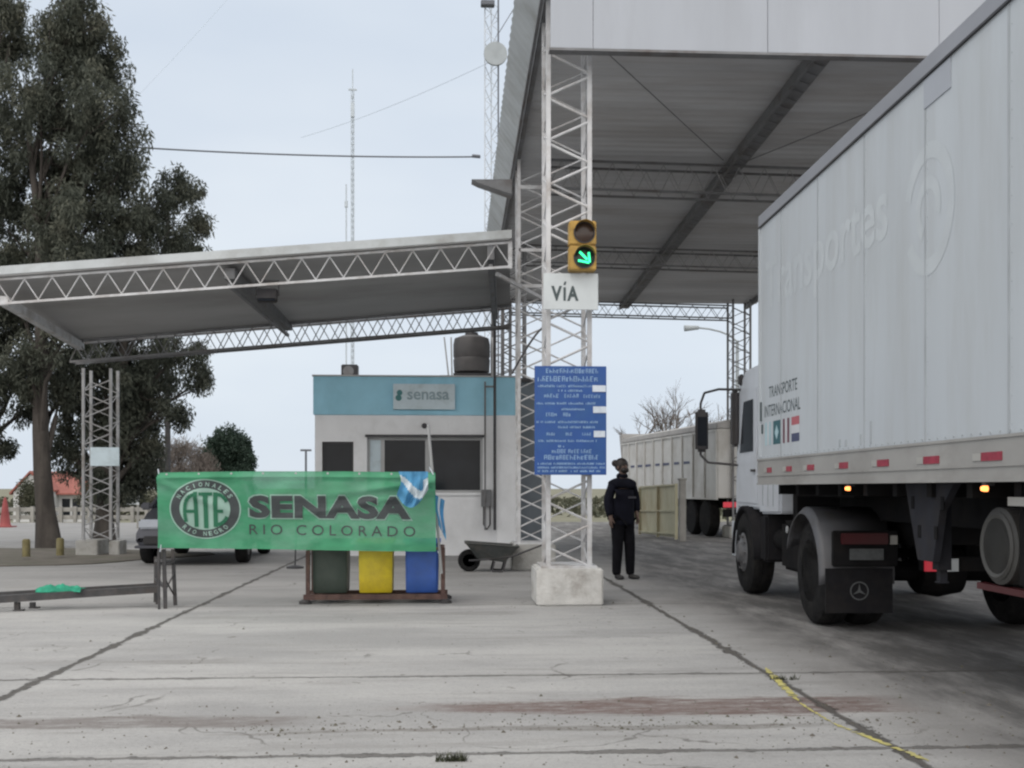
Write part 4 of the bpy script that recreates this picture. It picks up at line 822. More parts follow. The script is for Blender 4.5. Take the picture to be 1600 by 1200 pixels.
# ================================================================ TRACTOR UNIT
th = math.atan(95/1700)-math.atan(5/1700)   # turned a little further right than the trailer
rw = gp(1268, 976); tx = thing('truck_tractor', (rw.x+1.22*math.cos(th), rw.y-1.22*math.sin(th)+.05, 0), 'white cabbed truck tractor pulling the big white trailer', 'truck', rz=-th)
WB = 3.05
def wheel(x, y, dual, out, name='wheel'):
    s = 1 if out > 0 else -1
    mb = MB(); pr = [(.30, 0), (.45, 0), (.495, .03), (.51, .08), (.505, .083), (.512, .09), (.512, .13), (.505, .137), (.512, .144), (.512, .19), (.505, .197), (.51, .2), (.495, .26), (.45, .285), (.30, .285), (.30, 0)]
    mb.lathe([(r, -a*s) for r, a in pr], (x, y, .512), 'X', 44)
    if dual: mb.lathe([(r, -(a+.33)*s) for r, a in pr], (x, y, .512), 'X', 44)
    wh = mb.build(name, 'rubber', tx, local=True, smooth=True)
    mb = MB(); dp = ([(.30, .02), (.285, .035), (.27, .07), (.15, .09), (.12, .05), (.105, .02), (.01, .01), (.01, .26), (.3, .26)] if dual else [(.30, .02), (.275, .03), (.24, .0), (.14, -.03), (.12, -.05), (.10, -.07), (.01, -.08), (.01, .2), (.30, .26)])
    mb.lathe([(r, -a*s) for r, a in dp], (x, y, .512), 'X', 32)
    for k in range(10): t = 2*math.pi*k/10; rr = .2; mb.box((x-(.075 if dual else -.02)*s, y+rr*math.cos(t), .512+rr*math.sin(t)), (.03, .028, .028))
    mb.build('rim', 'rim', wh, local=True, smooth=True)
wheel(-1.22, 0, True, -1); wheel(1.22, 0, True, 1); wheel(-1.20, WB, False, -1); wheel(1.20, WB, False, 1)
mb = MB(); [mb.bx(s*.42-.04, s*.42+.04, -.85, 4.1, .78, 1.0) for s in (-1, 1)]; [mb.bx(-.42, .42, y-.05, y+.05, .8, .98) for y in (-.8, -.2, .8, 1.6, 2.4)]
mb.bar((-.9, 0, .512), (.9, 0, .512), .2, n=12); mb.bar((-1, WB, .5), (1, WB, .5), .12, n=10); mb.lathe([(.22, -.2), (.26, 0), (.22, .2)], (0, 0, .52), 'X', 20)
mb.build('chassis', 'chassis', tx, local=True)
mb = MB(); mb.lathe([(.48, .0), (.48, .05)], (0, .35, 1.14), 'Z', 28); mb.bx(-.45, .45, -.1, .8, 1.0, 1.14); mb.build('fifth_wheel', 'chassis', tx, local=True)
mb = MB(); mb.bx(-1.12, -.5, .72, 1.5, .42, .95); mb.build('battery_box', 'chassis', tx, local=True, bevel=.04)
mb = MB(); mb.bx(.5, 1.12, .75, 2.1, .42, .98); mb.build('fuel_tank', 'chassis', tx, local=True, bevel=.1)
mb = MB(); mb.lathe([(.1, -.3), (.12, -.25), (.12, .25), (.1, .3)], (-.95, 1.85, .72), 'Y', 18); mb.build('air_tank', 'chassis', tx, local=True, smooth=True)
MB().lathe([(.04, 0), (.04, -.01)], (-1.125, 1.2, .86), 'X', 12).build('cap', 'alu', tx, local=True)
for s in (-1, 1):      # rear fenders
    mb = MB(); n = 18; r0 = .60; xs_ = (s*1.28, s*.62); ang = [R(-8)+R(168)*i/n for i in range(n+1)]
    pro = []
    for t in ang: pro.append((math.cos(t)*-r0, math.sin(t)*(r0-.0)))
    vs = []
    for (yy_, zz) in pro:
        vs += [(s*1.30, yy_*.97, .50+zz*.93), (s*1.24, yy_, .52+zz), (s*.62, yy_, .52+zz)]
    mb.add(vs, [(3*i+k, 3*i+k+1, 3*i+k+4, 3*i+k+3) for i in range(n) for k in range(2)]); mb.build('fender', 'fender', tx, local=True, smooth=True, solid=.012)
    mb = MB(); mb.bx(min(s*1.26, s*.66), max(s*1.26, s*.66), -.665, -.64, .18, .58); mf = mb.build('mud_flap', 'flap', tx, local=True)
    # rear panel above the flap with lamp, plate
    mb = MB(); mb.bx(min(s*1.2, s*.62), max(s*1.2, s*.62), -.70, -.625, .60, .92); mb.build('rear_panel', 'chassis', tx, local=True, bevel=.01)
    a_, b_ = (-1.14, -.72) if s < 0 else (.72, 1.14)
    mb = MB(); mb.bx(a_, b_, -.735, -.703, .80, .90); lp = mb.build('tail_lamp', 'darkred', tx, local=True, bevel=.008)
    MB().bx(-.70 if s < 0 else .64, -.64 if s < 0 else .70, -.73, -.703, .80, .88).build('small_lamp', 'reflw', lp, local=True)
mb = MB(); mb.bx(-1.06, -.76, -.722, -.703, .66, .76); mb.build('number_plate', 'plate', tx, local=True)
mb = MB(); cx_, cz_ = -.96, .38     # three pointed star in a ring on the flap
for k in range(3):
    t = R(90+120*k); n1 = R(90+120*k+60); n2 = R(90+120*k-60)
    mb.add([(cx_, -.669, cz_), (cx_+.014*math.cos(n1), -.669, cz_+.014*math.sin(n1)), (cx_+.07*math.cos(t), -.669, cz_+.07*math.sin(t)), (cx_+.014*math.cos(n2), -.669, cz_+.014*math.sin(n2))], [(0, 1, 2, 3)])
vs = []; n = 32
for i in range(n+1):
    t = 2*math.pi*i/n
    for r in (.072, .084): vs.append((cx_+r*math.cos(t), -.669, cz_+r*math.sin(t)))
mb.add(vs, [(2*i, 2*i+1, 2*i+3, 2*i+2) for i in range(n)]); mb.build('flap_emblem', 'plate', tx, local=True, fixn=False)
mb = MB(); mb.bx(-.5, .5, -.98, -.86, .58, .70); cb = mb.build('rear_crossbar', 'chassis', tx, local=True)
MB().bx(-.50, -.31, -1.01, -.985, .58, .69).build('lens', 'redl', cb, local=True); MB().bx(-.305, -.21, -1.01, -.985, .58, .69).build('lens', 'signw', cb, local=True)
# cab: side profile extruded across
CB, CF = 1.5, 3.75
mb = MB(); prof = [(CB, 1.02), (CB, 2.62), (CB+.25, 2.78), (CF-.55, 2.78), (CF-.15, 2.6), (CF-.02, 1.75), (CF+.03, 1.35), (CF+.03, .95), (WB+.62, .95), (WB+.60, 1.05), (WB-.60, 1.05), (WB-.62, 1.0)]
mb.prism([(-1.14, y, z) for y, z in prof], (2.28, 0, 0)); cab = mb.build('cab', 'cab', tx, local=True, bevel=.03)
dr_ = MB().prism([(-1.152, y, z) for y, z in ((2.55, 1.12), (2.55, 2.5), (CF-.42, 2.5), (CF-.16, 1.72), (CF-.16, 1.12))], (.011, 0, 0)).build('door', 'cab', tx, local=True, bevel=.003)
MB().prism([(-1.16, y, z) for y, z in ((2.72, 1.75), (2.72, 2.38), (CF-.52, 2.38), (CF-.3, 1.75))], (.009, 0, 0)).build('side_window', 'glass', dr_, local=True)
MB().bx(-1.18, -1.15, 2.6, 2.75, 1.5, 1.53).build('handle', 'dark', dr_, local=True)
mb = MB(); [mb.bx(-1.148, -1.139, y, y+.02, 1.1, 2.6) for y in (1.75, 2.0, 2.25)]; mb.build('side_ribs', 'seam', tx, local=True)
MB().bx(-1.18, 1.18, CF-.25, CF+.12, .38, .93).build('bumper', 'cab', tx, local=True, bevel=.05)
MB().prism([(-1.10, CF-.10, 1.78), (-1.10, CF-.20, 2.52), (1.10, CF-.20, 2.52), (1.10, CF-.10, 1.78)], (0, .11, 0)).build('windscreen', 'glass', tx, local=True)
for s in (-1, 1):       # front wheel arches and steps
    mb = MB(); n = 14; vs = []
    for i in range(n+1):
        t = R(0)+R(180)*i/n; vs += [(s*1.21, WB-.62*math.cos(t), .46+.60*math.sin(t)), (s*.8, WB-.62*math.cos(t), .46+.60*math.sin(t))]
    mb.add(vs, [(2*i, 2*i+1, 2*i+3, 2*i+2) for i in range(n)]); mb.build('front_arch', 'flap', tx, local=True, smooth=True, solid=.05)
    mb = MB(); mb.bx(min(s*1.15, s*.8), max(s*1.15, s*.8), WB-.98, WB-.68, .45, 1.0); mb.build('step', 'flap', tx, local=True, bevel=.03)
MB().bx(-1.0, 1.0, CB-.22, CB-.04, .98, 1.3).build('air_intake', 'chassis', tx, local=True)
# mirrors
for s in (-1, 1):
    mr = MB().path([(s*1.13, CF-.28, 2.56), (s*1.35, CF+.1, 2.60), (s*1.52, CF+.2, 2.56), (s*1.57, CF+.2, 2.42), (s*1.57, CF+.2, 1.74), (s*1.48, CF+.15, 1.64), (s*1.15, CF-.12, 1.60)], .032, 8).build('mirror', 'dark', tx, local=True)
    MB().box((s*1.56, CF+.18, 2.06), (.17, .09, .56)).build('mirror_head', 'dark', mr, local=True, bevel=.035)
    MB().bx(min(s*1.50, s*1.62), max(s*1.50, s*1.62), CF+.128, CF+.134, 1.86, 2.24).build('mirror_glass', 'glass', mr, local=True)
    MB().box((s*1.18, CF-.12, 2.2), (.10, .16, .72)).build('mirror_head', 'dark', mr, local=True, bevel=.03)
    MB().box((s*1.14, CF-.3, 2.68), (.07, .14, .14)).build('roof_lamp', 'dark', mr, local=True, bevel=.02)
# ================================================================ PERSON
def skinned(name, verts, edges, material, parent, sub=2, local=True, root=0):
    me = bpy.data.meshes.new(name); me.from_pydata([v[:3] for v in verts], edges, []); me.update()
    o = bpy.data.objects.new(name, me); C.objects.link(o)
    md = o.modifiers.new('s', 'SKIN'); md.use_smooth_shade = True
    for i, sv in enumerate(me.skin_vertices[0].data):
        r = verts[i][3]; sv.radius = (r, verts[i][4] if len(verts[i]) > 4 else r); sv.use_root = (i == root)
    sm = o.modifiers.new('u', 'SUBSURF'); sm.levels = sub; sm.render_levels = sub
    dg = bpy.context.evaluated_depsgraph_get(); dg.update(); m2 = bpy.data.meshes.new_from_object(o.evaluated_get(dg)); bpy.data.objects.remove(o); m2.name = name
    m2.materials.clear(); m2.materials.append(M[material]); o = bpy.data.objects.new(name, m2); C.objects.link(o); o.parent = parent; return o
pp0 = gp(972, 905); pe = thing('person', pp0, 'person in bulky dark jacket, black trousers and dark face mask standing beside the front column', 'person', rz=R(28))
# local frame: faces -y, +x is the photo's right. Height 1.70
bodyv = [(0, 0, .92, .12, .09), (0, 0, 1.1, .11, .08), (0, 0, 1.28, .12, .08), (0, 0, 1.40, .09, .06), (0, -.005, 1.48, .052), (0, -.02, 1.535, .06), (0, -.015, 1.60, .078, .088), (0, -.01, 1.66, .07, .085),
 (-.16, 0, 1.385, .05), (-.215, .02, 1.13, .04), (-.225, -.03, .90, .030), (-.225, -.04, .85, .036, .02),
 (.16, 0, 1.385, .05), (.27, .06, 1.15, .04), (.215, -.06, .95, .030), (.205, -.085, .90, .036, .02),
 (-.085, 0, .86, .08), (-.085, -.01, .50, .05), (-.085, .02, .10, .036), (.085, 0, .86, .08), (.10, -.05, .50, .05), (.12, -.03, .10, .036)]
bodye = [(0, 1), (1, 2), (2, 3), (3, 4), (4, 5), (5, 6), (6, 7), (3, 8), (8, 9), (9, 10), (10, 11), (3, 12), (12, 13), (13, 14), (14, 15), (0, 16), (16, 17), (17, 18), (0, 19), (19, 20), (20, 21)]
def finger(base, dirs, r):
    k = len(bodyv); b = Vector(base[1]); bodyv.append((*b, r)); bodye.append((base[0], k))
    for i, dd in enumerate(dirs): b = b+Vector(dd); bodyv.append((*b, r*(.9-.12*i))); bodye.append((k+i, k+i+1))
for i in range(4):
    L_ = (.9, 1.0, .95, .75)[i]
    finger((11, (-.232, -.068+.019*i, .812)), [(.002, -.002, -.032*L_), (.010, 0, -.026*L_), (.013, .002, -.018*L_)], .0085)
    finger((15, (.214, -.115+.019*i, .850)), [(-.004, -.004, -.032*L_), (-.012, 0, -.024*L_), (-.014, .002, -.016*L_)], .0085)
finger((11, (-.212, -.072, .842)), [(.004, -.016, -.020), (.004, -.004, -.020)], .009)
finger((15, (.195, -.118, .878)), [(-.006, -.014, -.020), (-.006, -.002, -.020)], .009)
bo = skinned('body', bodyv, bodye, 'skin', pe)
def blob(name, c, r, m_, par, sx=1, sy=1, sz=1, n=16):
    mb = MB(); pr = [(math.sin(math.pi*i/10)*r if 0 < i < 10 else .001, -math.cos(math.pi*i/10)*r*sz) for i in range(11)]; mb.lathe(pr, (0, 0, 0), 'Z', n)
    mb.v = [(c[0]+v[0]*sx, c[1]+v[1]*sy, c[2]+v[2]) for v in mb.v]; return mb.build(name, m_, par, local=True, smooth=True)
blob('nose', (0, -.102, 1.60), .017, 'skin', pe, .7, 1, 1.3)
for sx_ in (-1, 1): blob('eye', (sx_*.032, -.090, 1.625), .010, 'hair', pe, 1.2, .6, .7); blob('ear', (sx_*.08, -.01, 1.60), .028, 'skin', pe, .4, .8, 1.2)
blob('mouth', (0, -.090, 1.562), .018, 'darkred', pe, 1.1, .4, .3)
hr = blob('hair', (0, .018, 1.633), .104, 'hair', pe, .92, 1.02, 1.0); blob('hair_bun', (-.05, .10, 1.66), .05, 'hair', hr)
blob('face_mask', (0, -.060, 1.56), .064, 'hair', pe, 1.05, .85, .75)
blob('scarf', (0, 0, 1.475), .085, 'navy', pe, 1.05, .95, .62)
jv = [(0, 0, .76, .20, .15), (0, 0, .80, .215, .155), (0, 0, .95, .205, .155), (0, 0, 1.14, .20, .15), (0, 0, 1.30, .205, .145), (0, 0, 1.40, .12, .10), (0, 0, 1.47, .08, .08),
 (-.165, 0, 1.355, .072), (-.235, .02, 1.13, .078), (-.232, -.03, .90, .06), (.165, 0, 1.355, .072), (.282, .06, 1.15, .078), (.217, -.055, .94, .06)]
jk = skinned('jacket', jv, [(0, 1), (1, 2), (2, 3), (3, 4), (4, 5), (5, 6), (5, 7), (7, 8), (8, 9), (5, 10), (10, 11), (11, 12)], 'navy', pe)
tv = [(0, 0, .93, .15, .12), (-.085, 0, .84, .11), (-.085, -.01, .50, .085), (-.085, .02, .12, .068), (-.085, .015, .05, .064), (.085, 0, .84, .11), (.10, -.05, .50, .085), (.12, -.03, .12, .068), (.12, -.035, .05, .064)]
skinned('trousers', tv, [(0, 1), (1, 2), (2, 3), (3, 4), (0, 5), (5, 6), (6, 7), (7, 8)], 'trousers', pe)
for x, y in ((-.085, 0), (.12, -.05)): skinned('shoe', [(x, y+.04, .045, .042), (x, y-.06, .04, .045, .036), (x+(.04 if x > 0 else -.02), y-.15, .032, .042, .028)], [(0, 1), (1, 2)], 'shoe', pe)
MB().box((.07, -.145, 1.17), (.14, .012, .03)).build('chest_band', 'strip', jk, local=True, bevel=.005)
# ================================================================ CAR BEHIND THE BANNER
cf = gp(225, 884); cf = cp(288, 800, 18.3); car = thing('parked_car', (cf.x, cf.y+2.0, 0), 'silver grey car seen from the front, partly hidden behind the green banner', 'car', rz=R(2))
def carloft():
    secs = [(-2.05, .80, .35, .60), (-2.0, .86, .30, .74), (-1.5, .89, .28, .90), (-1.05, .90, .28, .98), (1.6, .90, .28, 1.0), (2.0, .87, .3, .92), (2.1, .80, .36, .6)]
    mb = MB(); vs = []; n = 8
    for y, hw, z0, z1 in secs: vs += [(-hw*.92, y, z0), (-hw, y, z0+.12), (-hw, y, z1-.2), (-hw*.9, y, z1-.03), (-hw*.6, y, z1), (hw*.6, y, z1), (hw*.9, y, z1-.03), (hw, y, z1-.2), (hw, y, z0+.12), (hw*.92, y, z0)]
    n = 10; mb.add(vs, [(i*n+k, i*n+(k+1) % n, (i+1)*n+(k+1) % n, (i+1)*n+k) for i in range(len(secs)-1) for k in range(n)]+[tuple(range(n)), tuple(range(len(vs)-n, len(vs)))])
    return mb.build('body', 'carp', car, local=True, smooth=True)
cbod = carloft()
def cabin(name, s, m_, z0, z1, dy=0):
    mb = MB(); a = [(-.84*s, -1.1+dy, z0), (.84*s, -1.1+dy, z0), (.84*s, 1.85-dy, z0), (-.84*s, 1.85-dy, z0)]; b = [(-.62*s, -.35, z1), (.62*s, -.35, z1), (.62*s, 1.3, z1), (-.62*s, 1.3, z1)]
    mb.add(a+b, [(0, 1, 5, 4), (1, 2, 6, 5), (2, 3, 7, 6), (3, 0, 4, 7), (4, 5, 6, 7), (3, 2, 1, 0)]); return mb.build(name, m_, car, local=True, bevel=.03)
cabin('windows', 1, 'glass', .94, 1.42); MB().bx(-.64, .64, -.36, 1.32, 1.41, 1.47).build('roof', 'carp', car, local=True, bevel=.03)
for sx in (-1, 1): MB().bar((sx*.83, -1.1, .96), (sx*.63, -.36, 1.43), .06).build('pillar', 'carp', car, local=True); MB().bar((sx*.84, .5, .95), (sx*.64, .5, 1.43), .06).build('pillar', 'carp', car, local=True)
for s in (-1, 1):
    MB().box((s*.62, -2.05, .70), (.36, .10, .16)).build('headlamp', 'carlamp', car, local=True, bevel=.03)
    MB().box((s*.98, -.8, .98), (.18, .1, .13)).build('door_mirror', 'carp', car, local=True, bevel=.03)
    for y in (-1.3, 1.35):
        wh = MB().lathe([(.2, -.1), (.3, -.105), (.325, -.06), (.325, .06), (.3, .105), (.2, .1), (.2, -.1)], (s*.80, y, .325), 'X', 28).build('wheel', 'rubber', car, local=True, smooth=True)
        MB().lathe([(.2, .09*s), (.12, .1*s), (.02, .085*s), (.02, -.05*s), (.2, -.05*s)], (s*.80, y, .325), 'X', 20).build('rim', 'rim', wh, local=True, smooth=True)
MB().bx(-.42, .42, -2.12, -2.04, .62, .76).build('grille', 'carblack', car, local=True, bevel=.02); MB().bx(-.72, .72, -2.13, -2.02, .36, .50).build('lower_grille', 'carblack', car, local=True, bevel=.02)
MB().bx(-.85, .85, -2.16, -2.05, .30, .345).build('bumper_strip', 'carp', car, local=True, bevel=.01)
# ================================================================ GRAIN TRAILER, GATE, LAMPS BEHIND
g0 = cp(1122, 800, 28.5); hd = math.atan(95/1700)-math.atan((525-800)/1700*-1*-1) if False else None
rz_ = -(math.atan((525-705)/1700))      # its long side runs away to the left of the lane
gt = thing('grain_trailer', (g0.x, g0.y, 0), 'white ribbed grain trailer under grey tarpaulin parked behind the cream gate', 'trailer', rz=rz_)
GL = 9.6; MB().bx(0, 2.5, 0, GL, 1.05, 2.86).build('body', 'fartr', gt, local=True)
mb = MB(); [mb.bx(-.05, -.002, y-.035, y+.035, 1.06, 2.85) for y in np.arange(.05, GL, .96)]; mb.bx(-.06, -.002, 0, GL, 1.0, 1.05); mb.bx(-.03, -.002, 0, GL, 2.80, 2.86); mb.build('side_ribs', 'fartr', gt, local=True)
mb = MB(); [mb.bx(-.012, -.002, y+.12, y+.12+random.uniform(.4, .7), 2.0, 2.07) for y in np.arange(2.2, GL-1, .96)]; mb.build('side_marks', 'f5', gt, local=True)
mb = MB().prism([(-.04, 0, 2.87), (-.02, 0, 3.02), (.7, 0, 3.18), (1.8, 0, 3.18), (2.52, 0, 3.02), (2.54, 0, 2.87)], (0, GL, 0)); mb.build('tarpaulin', 'tarp', gt, local=True, bevel=.02)
MB().prism([(-.02, GL, 2.1), (-.02, GL, 3.2), (-.02, GL+.35, 3.15)], (2.5, 0, 0)).build('wind_deflector', 'tarp', gt, local=True)
mb = MB(); mb.bx(.7, .85, .1, GL, .75, 1.0); mb.bx(1.65, 1.8, .1, GL, .75, 1.0); mb.bx(.15, 2.35, -.04, .06, .55, .75); mb.build('chassis', 'chassis', gt, local=True)
MB().bx(.12, .5, -.08, -.045, .80, .94).build('tail_lamp', 'redl', gt, local=True); MB().bx(2.0, 2.35, -.08, -.045, .80, .94).build('tail_lamp', 'redl', gt, local=True)
for y in (1.1, 2.3, 7.4):
    for x in (.02, 2.2): MB().lathe([(.25, 0), (.45, 0), (.5, .05), (.5, .23), (.45, .28), (.25, .28)], (x, y, .5), 'X', 26).build('wheel', 'rubber', gt, local=True, smooth=True)
ga, gb = gp(1001, 836), gp(1058, 844); cg = thing('cream_gate', ga, 'cream sheet metal gate with rust stains standing before the grain trailer', 'gate')
gz = 1.42; dv = (gb-ga); mb = MB(); nn = Vector((-dv.y, dv.x, 0)).normalized()*.02
mb.prism([ga+Vector((0, 0, .06)), gb+Vector((0, 0, .06)), gb+Vector((0, 0, gz)), ga+Vector((0, 0, gz-.12))], nn); mb.build('panel', 'gate', cg)
mb = MB()
for t in (0, .52, 1): p = ga+dv*t; mb.bar(p-nn*1.3+Vector((0, 0, .02)), p-nn*1.3+Vector((0, 0, gz-.1+.1*t)), .07)
for z in (.1, .68, gz-.09): mb.bar(ga-nn*1.4+Vector((0, 0, z)), gb-nn*1.4+Vector((0, 0, z+.06)), .045)
mb.build('frame', 'gate', cg)
q_ = gp(1066, 846); tag(MB().bar((q_.x, q_.y, 0), (q_.x, q_.y, 1.5), .16, .16).box((q_.x, q_.y, 1.52), (.2, .2, .05)).build('gate_post', 'kerbw', bevel=.01), 'square pale post at the right end of the cream gate', 'post')
lpx = cp(1152, 560, 33.5); ls = thing('street_lamp', (lpx.x, lpx.y, 0), 'grey street lamp with curved arm above the grain trailer', 'street lamp')
zt1 = cp(1152, 532, 33.5).z; MB().tube([(lpx.x, lpx.y, 0), (lpx.x, lpx.y, zt1)], [.08, .05]).build('pole', 'lampgrey', ls)
MB().path([cp(1152, 534, 33.5), cp(1140, 524, 33.5), cp(1125, 518, 33.5), (cp(1108, 514, 33.5)), cp(1090, 512, 33.5)], .06).build('arm', 'lampgrey', ls)
a, b = cp(1092, 512, 33.5), cp(1069, 513, 33.5); MB().bar(a, b, .10, .12, n=8, w2=.17).build('lamp_head', 'lampgrey', ls, bevel=.01)
a = cp(262, 312, 31); b = cp(321, 302, 31); l2 = thing('street_lamp', (a.x, a.y, 0), 'street lamp arm poking out of the eucalyptus crown on the left', 'street lamp')
MB().tube([(a.x, a.y, 0), (a.x, a.y, a.z)], [.09, .06]).build('pole', 'steel_dark', l2); c = a.lerp(b, .6); MB().bar(a, c, .07, n=6).build('arm', 'steel_dark', l2); MB().bar(c, b, .2, .13).build('lamp_head', 'steel_dark', l2, bevel=.02)
# ================================================================ MASTS AND WIRES
def mastb(name, px, d, wx, ztop, label, leg, br, per, m_='mast', top=None):
    p = cp(px, 700, d); z0 = zt(p.x, p.y); o = thing(name, (p.x, p.y, z0), label, 'mast'); mb = MB(); h = wx/2
    P3 = [(p.x-h, p.y-h*.6), (p.x+h, p.y-h*.6), (p.x, p.y+h)]
    for x, y in P3: mb.bar((x, y, z0), (x, y, ztop), leg, n=6)
    n = int((ztop-z0)/per)
    for k in range(3):
        a, b = P3[k], P3[(k+1) % 3]
        for i in range(n):
            u, v = (a, b) if i % 2 else (b, a); mb.bar((*u, z0+i*per), (*v, z0+(i+1)*per), br, n=4)
    mb.build('lattice', m_, o); return o, p
mo, mp_ = mastb('radio_mast', 768, 40, .50, 22.5, 'tall galvanised lattice mast with a small dish rising beside the big roof edge', .045, .02, .42)
MB().bar((mp_.x+.24, mp_.y-.22, .5), (mp_.x+.24, mp_.y-.22, 22.5), .06, n=6).build('cable', 'wire', mo)
p = cp(774, 86, 39.5); MB().lathe([(.02, .14), (.2, .11), (.36, .03), (.42, -.06), (.42, -.16)], p, 'Y', 26).build('dish', 'lampgrey', mo, smooth=True, solid=.01)
p = cp(762, 6, 39.6); MB().box(p, (.5, .3, .18)).build('antenna', 'wire', mo, bevel=.02)
m2, mp2 = mastb('radio_mast', 551, 92, .24, cp(0, 140, 92).z, 'thin distant mast with spike rising above the blue band of the office', .06, .035, .5, 'farwire')
MB().bar((mp2.x, mp2.y, cp(0, 142, 92).z), (mp2.x, mp2.y, cp(0, 108, 92).z), .09, n=6).build('spike', 'farwire', m2)
mb = MB(); p = cp(551, 140, 92); mb.bar(p+Vector((-.35, 0, 0)), p+Vector((.35, 0, 0)), .12); p = cp(551, 172, 92); mb.box(p, (.3, .3, 1.2)); mb.build('antenna', 'farwire', m2)
m3 = cp(541, 288, 110); z3 = zt(m3.x, m3.y); tag(MB().bar((m3.x, m3.y, z3), m3, .14, n=6).box((m3.x, m3.y, m3.z-2), (.3, .3, .6)).build('distant_pole', 'farwire'), 'faint thin pole just left of the thin distant mast', 'pole')
def wire(p0, p1, sag, r, name, label, m_='wire', n=20):
    pts = [Vector(p0).lerp(Vector(p1), i/n)-Vector((0, 0, sag*4*(i/n)*(1-i/n))) for i in range(n+1)]
    return tag(MB().path(pts, r, 5).build(name, m_), label, 'cable')
wire(cp(120, 224, 36), cp(750, 245, 40), .15, .06, 'overhead_cable', 'dark overhead cable from the eucalyptus to the lattice mast')
p = cp(750, 245, 40); wire(cp(738, 244, 39.9), p, 0, .14, 'cable_insulator', 'short dark insulator where the overhead cable meets the lattice mast', n=2)
wire(cp(768, 96, 40), cp(470, 215, 58), .2, .016, 'guy_wire', 'pale guy wire slanting down left from the dish on the lattice mast', 'guy')
wire(cp(372, -20, 40), cp(215, 150, 34), .05, .012, 'guy_wire', 'faint wire crossing the sky right of the eucalyptus top', 'guy')
wire(cp(808, 5, 40), cp(779, 52, 40), 0, .03, 'stay_wire', 'short stay wire between the lattice mast and the big roof edge', 'wire', n=3)
up = cp(478, 740, 110); z3 = zt(up.x, up.y); u_ = thing('utility_pole', (up.x, up.y, z3), 'distant utility pole with crossarm above the middle of the banner', 'utility pole')
zz = cp(478, 702, 110).z; MB().bar((up.x, up.y, z3), (up.x, up.y, zz), .22, n=8).build('pole', 'wire', u_); MB().bar((up.x-.55, up.y, zz-.1), (up.x+.55, up.y, zz-.1), .2).build('crossarm', 'wire', u_)
# ================================================================ LEFT BACKGROUND: house, rail, cone, posts
hp = cp(72, 790, 70); z0 = zt(hp.x, hp.y); ho = thing('white_house', (hp.x, hp.y, z0), 'white house with red tiled roof beyond the eucalyptus trunk', 'house')
xa, xb = cp(22, 0, 70).x, cp(124, 0, 70).x; xm = cp(84, 0, 70).x; ze = cp(0, 772, 70).z; zp = cp(0, 738, 70).z; y = hp.y
mb = MB().prism([(xa, y, z0), (xa, y, ze+.1), ((xa+xm)/2-.2, y, zp-.12), (xm, y, ze+.3), (xm, y, z0)], (0, 6, 0)); mb.bx(xm+.01, xb, y+.8, y+6, z0, ze); mb.build('wall', 'white_wall', ho)
mb = MB(); mb.prism([(xm-.2, y+.3, ze-.05), (xb+.25, y+.3, ze-.05), (xb+.0, y+3.4, zp), (xm-1.2, y+3.4, zp)], (0, 0, .1)); mb.prism([(xa-.2, y-.15, ze-.05), ((xa+xm)/2-.2, y-.15, zp-.05), (xm+.1, y-.15, ze+.15), (xm+.1, y-.15, ze+.27), ((xa+xm)/2-.2, y-.15, zp+.1), (xa-.2, y-.15, ze+.1)], (0, 6.2, 0)); mb.build('roof', 'redroof', ho)
for px in (96, 112): a_ = cp(px, 0, 70).x; MB().bx(a_-.25, a_+.25, y+.77, y+.795, z0+.7, ze-.3).build('window', 'glass', ho)
def rail(px0, px1, d0_, d1_, z0_, z1_, label):
    a = cp(px0, 0, d0_); b = cp(px1, 0, d1_); o = thing('roadside_rail', (a.x, a.y, 0), label, 'rail'); mb = MB()
    ha, hb = zt(a.x, a.y), zt(b.x, b.y)
    for z in (z0_, z1_): mb.bar((a.x, a.y, ha+z), (b.x, b.y, hb+z), .06, .16)
    mb.build('boards', 'kerbw', o)
    n = 14
    for i in range(n+1): t = i/n; p = a.lerp(b, t); MB().bar((p.x, p.y-.06, ha+(hb-ha)*t-.05), (p.x, p.y-.06, ha+(hb-ha)*t+z1_+.12), .12).build('post', 'kerbw', o)
rail(-60, 252, 42, 42, .2, .5, 'pale low rail along the far side of the road on the left')
p = gp(8, 824); cn = thing('road_marker', p, 'tall faded red cone marker at the left edge beyond the road', 'marker')
MB().lathe([(.22, .04), (.17, .1), (.12, .5), (.07, .85), (.03, 1.0)], p, 'Z', 20).build('cone', 'conered', cn, smooth=True); MB().box(p+Vector((0, 0, .02)), (.55, .55, .05)).build('base', 'conered', cn)
p = gp(215, 826); ws = thing('small_sign', p, 'small white sign on a post left of the parked car', 'sign'); a, b = cp(204, 788, p.y), cp(226, 774, p.y); MB().bx(a.x, b.x, p.y-.02, p.y, a.z, b.z).build('board', 'signw', ws); MB().bar((p.x, p.y+.03, 0), (p.x, p.y+.03, b.z), .06).build('post', 'kerbw', ws)
for px, py, lab in ((41, 868, 'short yellow post left of the eucalyptus trunk'), (94, 866, 'short yellow post right of the eucalyptus trunk')):
    p = gp(px, py, .08); tag(MB().lathe([(.07, -.02), (.07, .27), (.05, .30)], p, 'Z', 14).build('yellow_post', 'yellowp', smooth=True), lab, 'bollard', group='yellow posts by the tree')
